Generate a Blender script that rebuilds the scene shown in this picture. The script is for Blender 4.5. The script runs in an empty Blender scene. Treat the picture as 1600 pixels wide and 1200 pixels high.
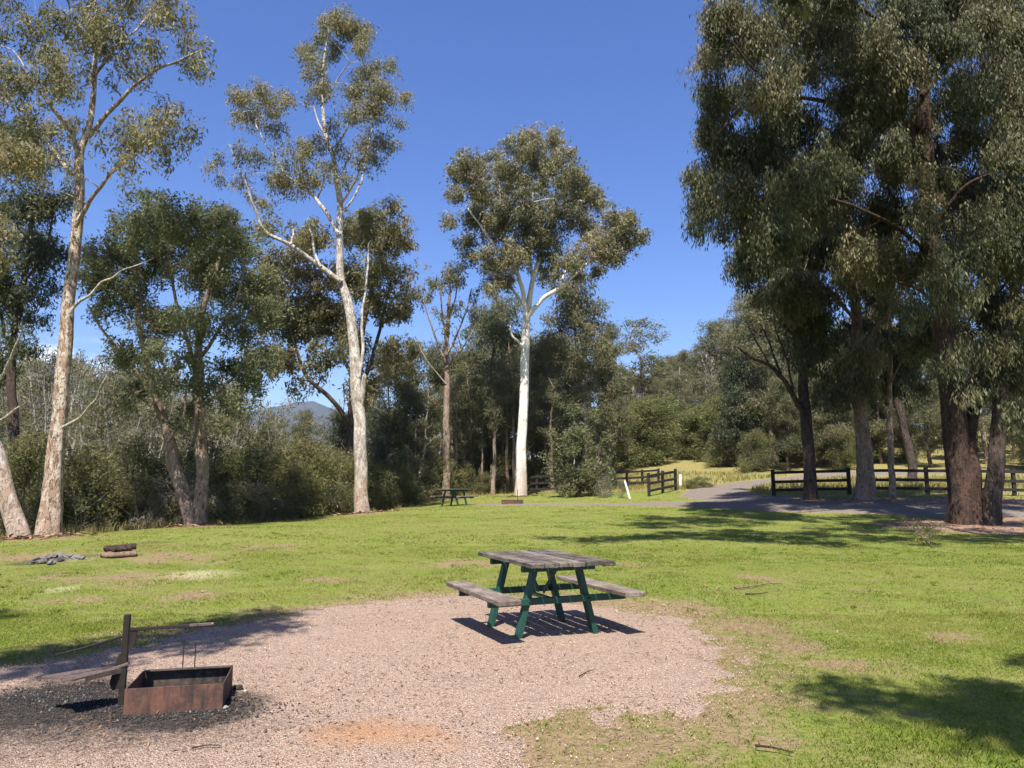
import bpy, bmesh, math, random
import numpy as np
from mathutils import Vector

rng = np.random.default_rng(11)
random.seed(5)
scene = bpy.context.scene
COL = scene.collection
R = math.radians

# ------------------------------------------------------------------ camera
FPX, HOR, CAMH = 1181.0, 754.7, 1.494          # focal length / horizon row of the 1600 px photograph
PITCH = math.atan((HOR - 600) / FPX)
cd = bpy.data.cameras.new('camera')
cam = bpy.data.objects.new('camera', cd)
COL.objects.link(cam)
cd.sensor_width = 36.0
cd.lens = 36.0 * FPX / 1600
cd.clip_start, cd.clip_end = 0.05, 20000
cam.location = (0, 0, CAMH)
cam.rotation_euler = (R(90) + PITCH, 0, 0)
scene.camera = cam

def ray(px, py):
    c, s = math.cos(PITCH), math.sin(PITCH)
    dx, up = (px - 800) / FPX, (600 - py) / FPX
    return np.array([dx, c - up * s, s + up * c])

def at(px, py, d):
    """world point that is d metres ahead of the photographer's place"""
    D = ray(px, py)
    return np.array([0, 0, CAMH]) + D * (d / D[1])

def flat(px, py, z=0.0):
    D = ray(px, py)
    return (np.array([0, 0, CAMH]) + D * ((z - CAMH) / D[2]))[:2]

# ------------------------------------------------------------------ noise
def _h(ix, iy, seed):
    n = (ix.astype(np.int64) * 374761393 + iy.astype(np.int64) * 668265263 + seed * 1442695041) & 0x7fffffff
    n = ((n ^ (n >> 13)) * 1274126177) & 0x7fffffff
    return ((n ^ (n >> 16)) & 0xffff) / 65535.0

def vnoise(x, y, seed=0):
    x, y = np.asarray(x, float), np.asarray(y, float)
    ix, iy = np.floor(x), np.floor(y)
    fx, fy = x - ix, y - iy
    fx, fy = fx * fx * (3 - 2 * fx), fy * fy * (3 - 2 * fy)
    a, b = _h(ix, iy, seed), _h(ix + 1, iy, seed)
    c, d = _h(ix, iy + 1, seed), _h(ix + 1, iy + 1, seed)
    return (a * (1 - fx) + b * fx) * (1 - fy) + (c * (1 - fx) + d * fx) * fy

def fbm(x, y, s=1.0, oct=4, seed=0):
    v, a, t = 0, 0.5, 0
    for k in range(oct):
        v = v + a * vnoise(x * s, y * s, seed + k * 17)
        t += a; s *= 2.03; a *= 0.5
    return v / t

def sstep(a, b, x):
    t = np.clip((x - a) / (b - a), 0, 1)
    return t * t * (3 - 2 * t)

# ------------------------------------------------------------------ terrain
ANCH = np.array([(-6,3,0),(6,3,0),(0,8,0),(-8,12,0),(8,12,0),(0,16,0),(-12,16,0),(12,18,0),(0,-8,0),(-14,2,0),(14,2,0),
    (-13.5,22,0),(-11,27.3,0.0),(-7,36,.13),(-3.2,42,.28),(.5,48,.69),(10,46,1.08),(12.7,37,.87),(19,36,.95),(15,25,.12),
    (13,32,.72),(6,40,.5),(14,60,2.3),(25,60,2.7),(10.6,55,1.2),(2,54,.9),(12,50,1.3),(5,56,1.2),(5,78,3.2),(20,90,6.2),(40,60,3),(40,30,.6),(0,90,3.5),(-6,52,.3),
    (-22,28,-1.2),(-25,42,-2.2),(-15,42,-1.2),(-30,60,-3),(-20,80,-3),(-40,40,-4),(-10,62,-.4),(-8,90,.5),(-40,15,-1),(-45,100,-3),(40,110,9),(0,28,.13),(0,120,5),(-6,29,.07)], float)
def _tps(r2):
    return np.where(r2 > 1e-9, r2 * np.log(np.maximum(r2, 1e-9)), 0)
_n = len(ANCH)
_K = _tps(((ANCH[:, None, :2] - ANCH[None, :, :2]) ** 2).sum(2)) + np.eye(_n) * 30.0
_Pm = np.c_[np.ones(_n), ANCH[:, :2]]
_A = np.zeros((_n + 3, _n + 3)); _A[:_n, :_n] = _K; _A[:_n, _n:] = _Pm; _A[_n:, :_n] = _Pm.T
_W = np.linalg.solve(_A, np.r_[ANCH[:, 2], 0, 0, 0])
def terrain(x, y):
    x, y = np.asarray(x, float), np.asarray(y, float)
    xc, yc = np.clip(x, -45, 45), np.clip(y, -10, 120)
    z = _W[_n] + _W[_n + 1] * xc + _W[_n + 2] * yc
    for k in range(_n):
        z = z + _W[k] * _tps((xc - ANCH[k, 0]) ** 2 + (yc - ANCH[k, 1]) ** 2)
    z = z + 0.05 * (fbm(x, y, .22, 3, 3) - .5) + 0.022 * (fbm(x, y, 1.6, 3, 8) - .5) + 0.008 * (vnoise(x * 9, y * 9, 5) - .5)
    return z
def tz(x, y):
    return float(terrain(np.array([x]), np.array([y]))[0])

def seg_dist(x, y, P):
    best = np.full(np.shape(x), 1e9)
    for (ax, ay), (bx, by) in zip(P[:-1], P[1:]):
        dx, dy = bx - ax, by - ay
        t = np.clip(((x - ax) * dx + (y - ay) * dy) / (dx * dx + dy * dy + 1e-12), 0, 1)
        best = np.minimum(best, np.hypot(x - ax - t * dx, y - ay - t * dy))
    return best

def poly_sdf(x, y, P):
    """signed distance, positive inside"""
    P = list(P); d = seg_dist(x, y, P + [P[0]])
    ins = np.zeros(np.shape(x), bool)
    for (ax, ay), (bx, by) in zip(P, P[1:] + [P[0]]):
        if ay == by: continue
        c = ((ay > y) != (by > y)) & (x < (bx - ax) * (y - ay) / (by - ay) + ax)
        ins ^= c
    return np.where(ins, d, -d)

PAD = [tuple(flat(*p)) for p in [(-120,1090),(0,1050),(110,1026),(220,1004),(330,982),(450,958),(600,940),(720,932),(860,936),(980,944),
       (1060,962),(1115,992),(1140,1030),(1140,1065),(1085,1098),(985,1118),(880,1128),(800,1150),(745,1210)]] + [(0.1, 3.2), (-0.5, 2.2), (-6, 2.2)]
ROAD1 = [(34,55.5),(22,54),(16,50.5),(12.3,45.5),(10.9,41),(10.9,37),(12,33.5),(15,30.5)]
ROAD2 = [(-1.2,40.3),(2,39.3),(5,37.6),(8.5,34),(11.5,31),(15,29.6),(20,28.8),(27,28.4),(40,28.2)]
LAWN = [(-30,19),(-16,22.3),(-13.2,24.5),(-10.6,29.3),(-8.3,36.5),(-6.6,43),(-4.6,48.5),(-1,51.5),(3,51),(8,47.3),(9.5,45.5),
        (10.5,41.5),(12.6,36.6),(40,34.8),(60,30),(60,-40),(-60,-40),(-60,19)]
def m_pad(x, y):
    s = poly_sdf(x, y, PAD)
    return s + 1.0 * (fbm(x, y, .9, 4, 21) - .5) + 0.6 * (fbm(x, y, 5, 4, 22) - .5)
def m_road(x, y):
    w = np.where(y < 33.5, 2.15, 2.1)
    s1 = 1.65 - seg_dist(x, y, ROAD1)
    wid = 0.75 + 1.55 * sstep(3, 12, x)
    s2 = wid - seg_dist(x, y, ROAD2)
    return np.maximum(s1, s2) + 0.7 * (fbm(x, y, .9, 4, 31) - .5)
MULCH = [((16.3,24.0),4.2,2.6),((14.5,32.6),3.6,1.1),((22,31.6),7,1.8),((18,33.5),4,1.0)]
def m_mulch(x, y):
    s = np.full(np.shape(x), -9.0)
    for (cx, cy), a, b in MULCH:
        s = np.maximum(s, (1 - np.hypot((x - cx) / a, (y - cy) / b)) * min(a, b))
    return s + 1.0 * (fbm(x, y, .9, 4, 41) - .5)
def m_lawn(x, y):
    return poly_sdf(x, y, LAWN) + 1.5 * (fbm(x, y, .5, 4, 51) - .5)

def ell(x, y, px, py, rx, ry, soft=.5, seed=0):
    """blotch whose centre and reach were read off the ground of the photograph"""
    c = flat(px, py); a = abs(flat(px + rx, py)[0] - c[0]); b = abs(flat(px, py - ry)[1] - flat(px, py + ry)[1]) / 2
    q = np.hypot((x - c[0]) / a, (y - c[1]) / b) + 0.9 * (fbm(x, y, 1.4, 4, 60 + seed) - .5)
    return 1 - sstep(1 - soft, 1 + soft * .4, q)
DIRT = [(1150,985,110,28),(1235,1010,95,22),(1330,1038,120,14),(1060,950,70,22),(1190,902,40,6),(1335,918,25,5),(980,1165,160,30),(1240,1160,60,16),(1150,1150,130,30),
        (900,1180,150,35),(170,905,190,10),(250,872,90,9),(420,858,60,4),(110,935,60,8),(720,880,60,6),(640,945,70,10),(990,882,40,4),(60,870,100,9),(330,880,40,4),(1480,1000,30,8),(1490,990,45,6),
        (860,775,60,3),(1080,1120,90,24),(520,905,60,6),(290,930,70,8),(60,842,110,6),(310,824,40,5),(567,806,40,4),(815,779,40,3)]
def m_dirt(x, y):
    m = np.zeros(np.shape(x))
    for k, (a, b, c, d) in enumerate(DIRT):
        m = np.maximum(m, ell(x, y, a, b, c * 1.15, d * 1.3, .85, k % 5))
    return m * np.clip(-.25 + 2.3 * fbm(x, y, 3.5, 4, 71), 0, 1)
def m_char(x, y):
    m = np.maximum(ell(x, y, 70, 1096, 190, 52, .6, 1), ell(x, y, 270, 1112, 170, 44, .6, 2))
    m = np.maximum(m, .8 * ell(x, y, 60, 1130, 290, 66, .9, 3))
    m = np.maximum(m, .55 * ell(x, y, 170, 1150, 460, 80, .9, 2))
    return np.maximum(m, np.maximum(.8 * ell(x, y, 85, 876, 60, 11, .6, 3), .6 * ell(x, y, 240, 852, 60, 5, .6, 4)))
def m_clay(x, y):
    m = np.maximum(ell(x, y, 600, 1146, 130, 28, .9, 1), .5 * ell(x, y, 765, 1020, 80, 20, .95, 2))
    m = np.maximum(m, .7 * ell(x, y, 680, 1172, 90, 16, .9, 3))
    return np.maximum(m, .4 * ell(x, y, 320, 1150, 70, 20, .7, 4))
def m_pale(x, y):
    return np.maximum(np.maximum(.8 * ell(x, y, 315, 897, 60, 7, .95, 4), .7 * ell(x, y, 95, 877, 40, 5, .7, 2)), .6 * ell(x, y, 90, 920, 30, 6, .5, 1))

# ------------------------------------------------------------------ mesh helpers
def mesh_np(name, V, F, mat, attrs=None, smooth=False):
    """V (n,3), F either an (m,k) array or a list of such arrays"""
    Fs = F if isinstance(F, list) else [F]
    Fs = [np.asarray(f, np.int32) for f in Fs if len(f)]
    me = bpy.data.meshes.new(name)
    V = np.asarray(V, np.float32)
    me.vertices.add(len(V)); me.vertices.foreach_set('co', V.ravel())
    loops = np.concatenate([f.ravel() for f in Fs])
    tot = np.concatenate([np.full(len(f), f.shape[1], np.int32) for f in Fs])
    st = np.r_[0, np.cumsum(tot)[:-1]].astype(np.int32)
    me.loops.add(len(loops)); me.loops.foreach_set('vertex_index', loops)
    me.polygons.add(len(tot)); me.polygons.foreach_set('loop_start', st); me.polygons.foreach_set('loop_total', tot)
    if smooth: me.polygons.foreach_set('use_smooth', np.ones(len(tot), bool))
    for k, v in (attrs or {}).items():
        a = me.attributes.new(k, 'FLOAT', 'POINT'); a.data.foreach_set('value', np.asarray(v, np.float32))
    me.update(calc_edges=True); me.validate()
    if mat: me.materials.append(mat)
    return me

def link(name, me, parent=None, loc=None):
    o = bpy.data.objects.new(name, me); COL.objects.link(o)
    if parent: o.parent = parent
    if loc is not None: o.location = loc
    return o

def thing(name, label, cat, loc=(0, 0, 0), rotz=0, group=None):
    o = bpy.data.objects.new(name, None); COL.objects.link(o)
    o.empty_display_size = .2
    o.location = loc; o.rotation_euler = (0, 0, rotz)
    o['label'] = label; o['category'] = cat
    if group: o['group'] = group
    return o

def tag(o, label=None, cat=None, group=None, kind=None):
    if label: o['label'] = label
    if cat: o['category'] = cat
    if group: o['group'] = group
    if kind: o['kind'] = kind
    return o

def dup(root, loc, rotz=0, scale=1, label=None, group=None):
    r = root.copy(); COL.objects.link(r)
    r.location = loc; r.rotation_euler = (0, 0, rotz)
    r.scale = (scale, scale, scale) if np.isscalar(scale) else scale
    if label: r['label'] = label
    if group: r['group'] = group
    for ch in list(root.children):
        c = ch.copy(); COL.objects.link(c); c.parent = r
        for g in ch.children:
            e = g.copy(); COL.objects.link(e); e.parent = c
    return r

class MB:
    """collects boxes / bars / prisms into one bmesh"""
    def __init__(s): s.bm = bmesh.new()
    def box(s, c, size, rot=None, bevel=0.0, seg=1, cuts=0, jit=0):
        t = bmesh.new(); bmesh.ops.create_cube(t, size=1)
        for v in t.verts: v.co = Vector((v.co.x * size[0], v.co.y * size[1], v.co.z * size[2]))
        if bevel:
            bmesh.ops.bevel(t, geom=list(t.edges), offset=bevel, segments=seg, affect='EDGES', profile=.5)
        if cuts:
            big = max(range(3), key=lambda i: size[i])
            es = [e for e in t.edges if abs((e.verts[0].co - e.verts[1].co)[big]) > size[big] * .7]
            bmesh.ops.subdivide_edges(t, edges=es, cuts=cuts)
        for v in t.verts:
            if jit: v.co += Vector((random.uniform(-jit, jit), random.uniform(-jit, jit), random.uniform(-jit, jit)))
            if rot is not None: v.co = rot @ v.co
            v.co += Vector(c)
        me = bpy.data.meshes.new('tmp'); t.to_mesh(me); t.free(); s.bm.from_mesh(me); bpy.data.meshes.remove(me)
    def bar(s, a, b, w, t, up=(0, 0, 1), bevel=.003, cuts=0, jit=0):
        a, b = Vector(a), Vector(b); d = b - a
        y = d.normalized(); x = y.cross(Vector(up)).normalized(); z = x.cross(y)
        from mathutils import Matrix
        M = Matrix((x, y, z)).transposed()
        return s.box((a + b) / 2, (w, d.length, t), M, bevel, 1, cuts, jit)
    def prism(s, pts, h0, h1):
        lo = [s.bm.verts.new((p[0], p[1], h0)) for p in pts]; hi = [s.bm.verts.new((p[0], p[1], h1)) for p in pts]
        s.bm.faces.new(hi); s.bm.faces.new(lo[::-1]); n = len(pts)
        for i in range(n): s.bm.faces.new((lo[i], lo[(i + 1) % n], hi[(i + 1) % n], hi[i]))
    def build(s, name, mat, parent=None, loc=None, smooth=False):
        bmesh.ops.recalc_face_normals(s.bm, faces=s.bm.faces)
        me = bpy.data.meshes.new(name); s.bm.to_mesh(me); s.bm.free()
        me.materials.append(mat)
        if smooth:
            for p in me.polygons: p.use_smooth = True
        return link(name, me, parent, loc)

def tubes(P, Rr, sides):
    """P (n,k,3) paths, Rr (n,k) radii -> verts, quads"""
    n, k, _ = P.shape
    T = np.gradient(P, axis=1); T /= np.linalg.norm(T, axis=2, keepdims=True) + 1e-9
    ref = np.where(np.abs(T[..., 2:3]) > .9, np.array([1., 0, 0]), np.array([0, 0, 1.]))
    ref = np.broadcast_to(ref[:, :1], T.shape)
    A = np.cross(T, ref); A /= np.linalg.norm(A, axis=2, keepdims=True) + 1e-9
    B = np.cross(T, A)
    th = np.linspace(0, 2 * np.pi, sides, endpoint=False)
    V = P[:, :, None] + Rr[:, :, None, None] * (np.cos(th)[:, None] * A[:, :, None] + np.sin(th)[:, None] * B[:, :, None])
    idx = np.arange(n * k * sides).reshape(n, k, sides)
    a, b = idx[:, :-1], idx[:, 1:]
    F = np.stack([a, np.roll(a, -1, 2), np.roll(b, -1, 2), b], -1).reshape(-1, 4)
    return V.reshape(-1, 3), F

def crspline(P, m):
    """Catmull-Rom through rows of P, m samples per span"""
    P = np.asarray(P, float)
    Q = np.vstack([2 * P[0] - P[1], P, 2 * P[-1] - P[-2]])
    out = []
    for i in range(1, len(Q) - 2):
        t = np.linspace(0, 1, m, endpoint=False)[:, None]
        p0, p1, p2, p3 = Q[i - 1], Q[i], Q[i + 1], Q[i + 2]
        out.append(.5 * (2 * p1 + (p2 - p0) * t + (2 * p0 - 5 * p1 + 4 * p2 - p3) * t ** 2 + (3 * p1 - p0 - 3 * p2 + p3) * t ** 3))
    out.append(P[-1:])
    return np.vstack(out)

class Geo:
    def __init__(s): s.V, s.F, s.n, s.A = [], [], 0, []
    def add(s, V, F, a=None):
        s.V.append(V); s.F.append(np.asarray(F) + s.n); s.n += len(V)
        if a is not None: s.A.append(a)
    def mesh(s, name, mat, smooth=False):
        V = np.vstack(s.V)
        by = {}
        for f in s.F: by.setdefault(f.shape[1], []).append(f)
        return mesh_np(name, V, [np.vstack(v) for v in by.values()], mat, {'tone': np.concatenate(s.A)} if s.A else None, smooth)

# ------------------------------------------------------------------ materials
class NT:
    def __init__(s, name):
        s.m = bpy.data.materials.new(name); s.m.use_nodes = True
        s.t = s.m.node_tree; s.N = s.t.nodes; s.L = s.t.links
        s.N.clear(); s.out = s.N.new('ShaderNodeOutputMaterial')
    def n(s, kind, **kw):
        o = s.N.new(kind)
        for k, v in kw.items():
            if k in o.bl_rna.properties: setattr(o, k, v)
            else: o.inputs[k.replace('_', ' ')].default_value = v
        return o
    def l(s, a, b): s.L.new(a, b)
    def coord(s, which='Object'): return s.n('ShaderNodeTexCoord').outputs[which]
    def mapping(s, src, scale=(1, 1, 1), loc=(0, 0, 0)):
        m = s.n('ShaderNodeMapping'); m.inputs['Scale'].default_value = scale; m.inputs['Location'].default_value = loc
        s.l(src, m.inputs['Vector']); return m.outputs[0]
    def noise(s, src, scale, detail=4, rough=.55, out='Fac', dist=0):
        o = s.n('ShaderNodeTexNoise'); o.inputs['Scale'].default_value = scale; o.inputs['Detail'].default_value = detail
        o.inputs['Roughness'].default_value = rough; o.inputs['Distortion'].default_value = dist
        if src: s.l(src, o.inputs['Vector'])
        return o.outputs[out]
    def vor(s, src, scale, out='Distance', feature='F1', rand=1):
        o = s.n('ShaderNodeTexVoronoi'); o.feature = feature; o.inputs['Scale'].default_value = scale
        o.inputs['Randomness'].default_value = rand
        s.l(src, o.inputs['Vector']); return o.outputs[out]
    def ramp(s, fac, stops, interp='LINEAR'):
        o = s.n('ShaderNodeValToRGB'); o.color_ramp.interpolation = interp
        e = o.color_ramp.elements
        while len(e) < len(stops): e.new(.5)
        for i, (p, c) in enumerate(stops):
            e[i].position = p; e[i].color = (*c, 1) if not np.isscalar(c) else (c, c, c, 1)
        s.l(fac, o.inputs[0]); return o.outputs[0]
    def mix(s, fac, a, b, mode='MIX'):
        o = s.n('ShaderNodeMix'); o.data_type = 'RGBA'; o.blend_type = mode
        for sock, v in ((o.inputs[0], fac), (o.inputs[6], a), (o.inputs[7], b)):
            if hasattr(v, 'links') or isinstance(v, bpy.types.NodeSocket): s.l(v, sock)
            elif np.isscalar(v): sock.default_value = v
            else: sock.default_value = (*v, 1)
        return o.outputs[2]
    def math(s, op, a, b=0, clamp=False):
        o = s.n('ShaderNodeMath'); o.operation = op; o.use_clamp = clamp
        for sock, v in ((o.inputs[0], a), (o.inputs[1], b)):
            if isinstance(v, bpy.types.NodeSocket): s.l(v, sock)
            else: sock.default_value = v
        return o.outputs[0]
    def attr(s, name):
        o = s.n('ShaderNodeAttribute'); o.attribute_name = name; return o.outputs['Fac']
    def bump(s, h, strength=.5, dist=.02):
        o = s.n('ShaderNodeBump'); o.inputs['Strength'].default_value = strength; o.inputs['Distance'].default_value = dist
        s.l(h, o.inputs['Height']); return o.outputs[0]
    def pbr(s, col, rough=.8, nor=None, spec=.3, metal=0):
        o = s.n('ShaderNodeBsdfPrincipled')
        for sock, v in ((o.inputs['Base Color'], col), (o.inputs['Roughness'], rough), (o.inputs['Metallic'], metal)):
            if isinstance(v, bpy.types.NodeSocket): s.l(v, sock)
            elif np.isscalar(v): sock.default_value = v
            else: sock.default_value = (*v, 1)
        o.inputs['Specular IOR Level'].default_value = spec
        if nor: s.l(nor, o.inputs['Normal'])
        s.l(o.outputs[0], s.out.inputs['Surface']); return o
    def leaf(s, col, trans, rough=.5, spec=.25, tint=(1.15, 1.2, .75)):
        o = s.pbr(col, rough, None, spec)
        t = s.n('ShaderNodeBsdfTranslucent'); s.l(s.mix(1.0, col, tint, 'MULTIPLY'), t.inputs['Color'])
        m = s.n('ShaderNodeMixShader'); m.inputs[0].default_value = trans
        s.l(o.outputs[0], m.inputs[1]); s.l(t.outputs[0], m.inputs[2]); s.l(m.outputs[0], s.out.inputs['Surface'])

def mat_leaf(name, cols, trans=.3, rough=.45, spec=.3):
    t = NT(name)
    c = t.ramp(t.attr('tone'), [(i / (len(cols) - 1), c) for i, c in enumerate(cols)])
    t.leaf(c, min(.5, trans + .14), max(rough, .55), spec * .5)
    return t.m

def mat_bark(name, base, patch, dark, amt=.5, low=0.0, lowcol=None, lowh=2.0, fiss=.3, scale=1.0, flake=.55, squash=.45):
    t = NT(name); co = t.coord('Object')
    m1 = t.mapping(co, (3 * scale, 3 * scale, 3 * squash * scale))
    n1 = t.noise(m1, 1.1, 6, .62, dist=.9)
    c = t.mix(t.ramp(n1, [(amt - .035, 0.), (amt + .035, 1.)]), base, patch)
    if lowcol:
        sep = t.n('ShaderNodeSeparateXYZ'); t.l(co, sep.inputs[0])
        nl = t.noise(t.mapping(co, (1, 1, .6), (9, 1, 4)), 2.4, 5, .6)
        z = t.math('SUBTRACT', t.math('DIVIDE', sep.outputs[2], lowh), t.math('MULTIPLY', t.math('SUBTRACT', nl, .5), 3.2))
        c = t.mix(t.math('MULTIPLY', t.ramp(z, [(.35, 1.), (.75, 0.)]), low), c, lowcol)
    m2 = t.mapping(co, (5 * scale, 5 * scale, 4.2 * squash * scale), (3, 7, 1))
    n2 = t.noise(m2, 1.7, 6, .68, dist=.8)
    c = t.mix(t.ramp(n2, [(flake, 0.), (flake + .04, .92)]), c, dark)
    m3 = t.mapping(co, (16 * scale, 16 * scale, 2.6 * scale))
    n3 = t.noise(m3, 2.5, 6, .7)
    c = t.mix(t.math('MULTIPLY', t.ramp(n3, [(.35, 1.), (.62, 0.)]), fiss), c, dark)
    h = t.math('ADD', t.math('MULTIPLY', n3, .8), t.math('MULTIPLY', n2, 1.3))
    t.pbr(c, .85, t.bump(h, 1.0, .04 + .07 * fiss), .15)
    return t.m

def mat_wood(name, a, b, dark, axis=1, scale=1):
    t = NT(name); co = t.coord('Object')
    sc = [26 * scale] * 3; sc[axis] = 1.6 * scale
    n1 = t.noise(t.mapping(co, sc), 1.2, 6, .65)
    n2 = t.noise(co, 3.0 * scale, 5, .6)
    n3 = t.noise(co, 38 * scale, 3, .6)
    c = t.mix(t.ramp(n1, [(.3, 0.), (.7, 1.)]), a, b)
    n5 = t.noise(t.mapping(co, (1.5, .6, 1)), 11 * scale, 6, .72)
    c = t.mix(t.ramp(n2, [(.42, 0.), (.62, .7)]), c, dark)
    c = t.mix(t.ramp(n5, [(.5, 0.), (.62, .75)]), c, tuple(x * .8 for x in dark))
    c = t.mix(t.ramp(n3, [(.62, 0.), (.72, .6)]), c, tuple(min(1, x * 1.5) for x in b))
    c = t.mix(t.ramp(n1, [(.2, .8), (.34, 0.)]), c, tuple(x * .35 for x in dark))
    gi = t.n('ShaderNodeNewGeometry'); c = t.mix(1.0, c, t.ramp(gi.outputs['Random Per Island'], [(0., .68), (1., 1.12)]), 'MULTIPLY')
    t.pbr(c, .85, t.bump(n1, .8, .008), .2)
    return t.m

def mat_rust(name, cols, rough=.8, metal=.0):
    t = NT(name); co = t.coord('Object')
    n1 = t.noise(co, 3.4, 5, .6); n2 = t.noise(co, 28, 5, .7); n3 = t.noise(t.mapping(co, (14, 14, 2)), 1.5, 4, .6)
    c = t.mix(t.ramp(n1, [(.38, 0.), (.62, 1.)]), cols[0], cols[1])
    c = t.mix(t.ramp(n2, [(.45, 0.), (.7, .8)]), c, cols[2])
    c = t.mix(t.ramp(n3, [(.5, 0.), (.66, .75)]), c, cols[3])
    t.pbr(c, rough, t.bump(n2, .35, .004), .35, metal)
    return t.m

def mat_paint(name, c1, c2, rough=.45):
    t = NT(name); co = t.coord('Object')
    n = t.noise(co, 9, 6, .65); n2 = t.noise(co, 60, 3, .6)
    c = t.mix(t.ramp(n, [(.45, 0.), (.72, .7)]), c1, c2)
    n4 = t.noise(co, 17, 6, .75); c = t.mix(t.ramp(n4, [(.62, 0.), (.67, .8)]), c, tuple(.5 * x + .06 for x in c1))
    t.pbr(c, t.ramp(n2, [(.3, rough - .1), (.7, rough + .2)]), t.bump(n2, .12, .002), .4)
    return t.m

def mat_tone(name, cols, rough=.85, noise_scale=0, spec=.15, bump=0):
    t = NT(name)
    c = t.ramp(t.attr('tone'), [(i / (len(cols) - 1), c) for i, c in enumerate(cols)])
    nor = None
    if noise_scale:
        n = t.noise(t.coord('Object'), noise_scale, 4, .6)
        c = t.mix(.6, c, t.ramp(n, [(.3, .35), (.7, 1.)]), 'MULTIPLY')
        if bump: nor = t.bump(n, bump, .01)
    t.pbr(c, rough, nor, spec)
    return t.m

# --- ground sheets
def mat_ground():
    t = NT('lawn'); co = t.coord('Object')
    big = t.noise(co, .35, 4, .6); mid = t.noise(co, 1.7, 5, .65); fine = t.noise(co, 14, 5, .7); vf = t.noise(co, 70, 3, .7)
    g = t.mix(t.ramp(big, [(.35, 0.), (.65, 1.)]), (.15, .195, .028), (.18, .21, .04))
    g = t.mix(t.ramp(mid, [(.42, 0.), (.7, .8)]), g, (.19, .165, .062))
    g = t.mix(t.ramp(fine, [(.3, .75), (.55, 0.)]), g, (.06, .085, .016))
    g = t.mix(t.ramp(vf, [(.55, 0.), (.75, .6)]), g, (.24, .22, .09))
    dn = t.ramp(vf, [(.35, 0.), (.7, 1.)])
    d = t.mix(dn, (.20, .135, .08), (.33, .23, .14))
    d = t.mix(t.ramp(fine, [(.35, .6), (.55, 0.)]), d, (.12, .085, .05))
    fd = t.math('ADD', t.attr('dirt'), t.math('MULTIPLY', t.math('SUBTRACT', fine, .5), 1.3))
    g = t.mix(t.ramp(t.noise(t.mapping(co, (1, 1.6, 1), (5, 2, 0)), .8, 6, .65), [(.5, 0.), (.7, .5)]), g, (.26, .21, .10))
    c = t.mix(t.ramp(fd, [(.35, 0.), (.8, .92)]), g, d)
    c = t.mix(t.math('MULTIPLY', t.attr('pale'), t.ramp(fine, [(.35, .2), (.6, 1.)])), c, (.44, .38, .24))
    r = t.mix(t.ramp(mid, [(.35, 0.), (.65, 1.)]), (.27, .22, .085), (.18, .175, .06))
    r = t.mix(t.ramp(fine, [(.3, .8), (.55, 0.)]), r, (.11, .085, .045))
    c = t.mix(t.ramp(t.attr('rough'), [(.3, 0.), (.7, 1.)]), c, r)
    ch = t.math('ADD', t.attr('char'), t.math('MULTIPLY', t.math('SUBTRACT', fine, .5), .9))
    c = t.mix(t.ramp(ch, [(.4, 0.), (.9, .9)]), c, (.035, .032, .03))
    h = t.math('ADD', t.math('MULTIPLY', fine, 1.0), t.math('MULTIPLY', vf, .5))
    t.pbr(c, .95, t.bump(h, .8, .05), .1)
    return t.m

def mat_gravel(name, stops, size=70, clay=True, dark=.5):
    t = NT(name); co = t.coord('Object')
    cellc = t.vor(co, size, 'Color'); cell = t.vor(co, size, 'Distance'); c2 = t.vor(co, size * 2.3, 'Color')
    sep = t.n('ShaderNodeSeparateColor'); t.l(cellc, sep.inputs[0])
    sep2 = t.n('ShaderNodeSeparateColor'); t.l(c2, sep2.inputs[0])
    c = t.ramp(sep.outputs[0], stops)
    c = t.mix(.4, c, t.ramp(sep2.outputs[1], stops))
    big = t.noise(co, .8, 5, .65); mid = t.noise(co, 4, 5, .65); fine = t.noise(co, 24, 4, .7)
    c = t.mix(t.ramp(mid, [(.5, 0.), (.75, .55)]), c, stops[1][1])
    c = t.mix(t.ramp(cell, [(.35, 0.), (.75, dark)]), c, tuple(x * .3 for x in stops[1][1]))
    if clay:
        cl = t.math('ADD', t.attr('clay'), t.math('MULTIPLY', t.math('SUBTRACT', mid, .5), 1.2))
        c = t.mix(t.ramp(cl, [(.4, 0.), (1.2, .65)]), c, t.mix(fine, (.33, .155, .07), (.46, .25, .125)))
        ch = t.math('ADD', t.attr('char'), t.math('MULTIPLY', t.math('SUBTRACT', fine, .5), 1.3))
        c = t.mix(t.ramp(ch, [(.3, 0.), (.95, .96)]), c, t.mix(sep.outputs[1], (.011, .0105, .0105), (.04, .036, .033)))
        li = t.noise(t.mapping(co, (1, 1.6, 1)), 11, 6, .75)
        c = t.mix(t.ramp(li, [(.58, 0.), (.68, .75)]), c, (.14, .08, .05))
    h = t.math('SUBTRACT', t.math('MULTIPLY', fine, .6), t.math('MULTIPLY', cell, 1.0))
    t.pbr(c, .92, t.bump(h, .9, .018), .15)
    return t.m

def mat_hill():
    t = NT('hill'); co = t.coord('Object')
    n = t.noise(co, .045, 6, .75); n2 = t.noise(co, .006, 4, .6)
    c = t.mix(t.ramp(n, [(.35, 0.), (.65, 1.)]), (.03, .036, .03), (.065, .066, .055))
    c = t.mix(t.ramp(n2, [(.4, 0.), (.65, .5)]), c, (.07, .066, .055))
    t.pbr(c, .95, t.bump(n, 1, 12), .05)
    return t.m

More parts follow.
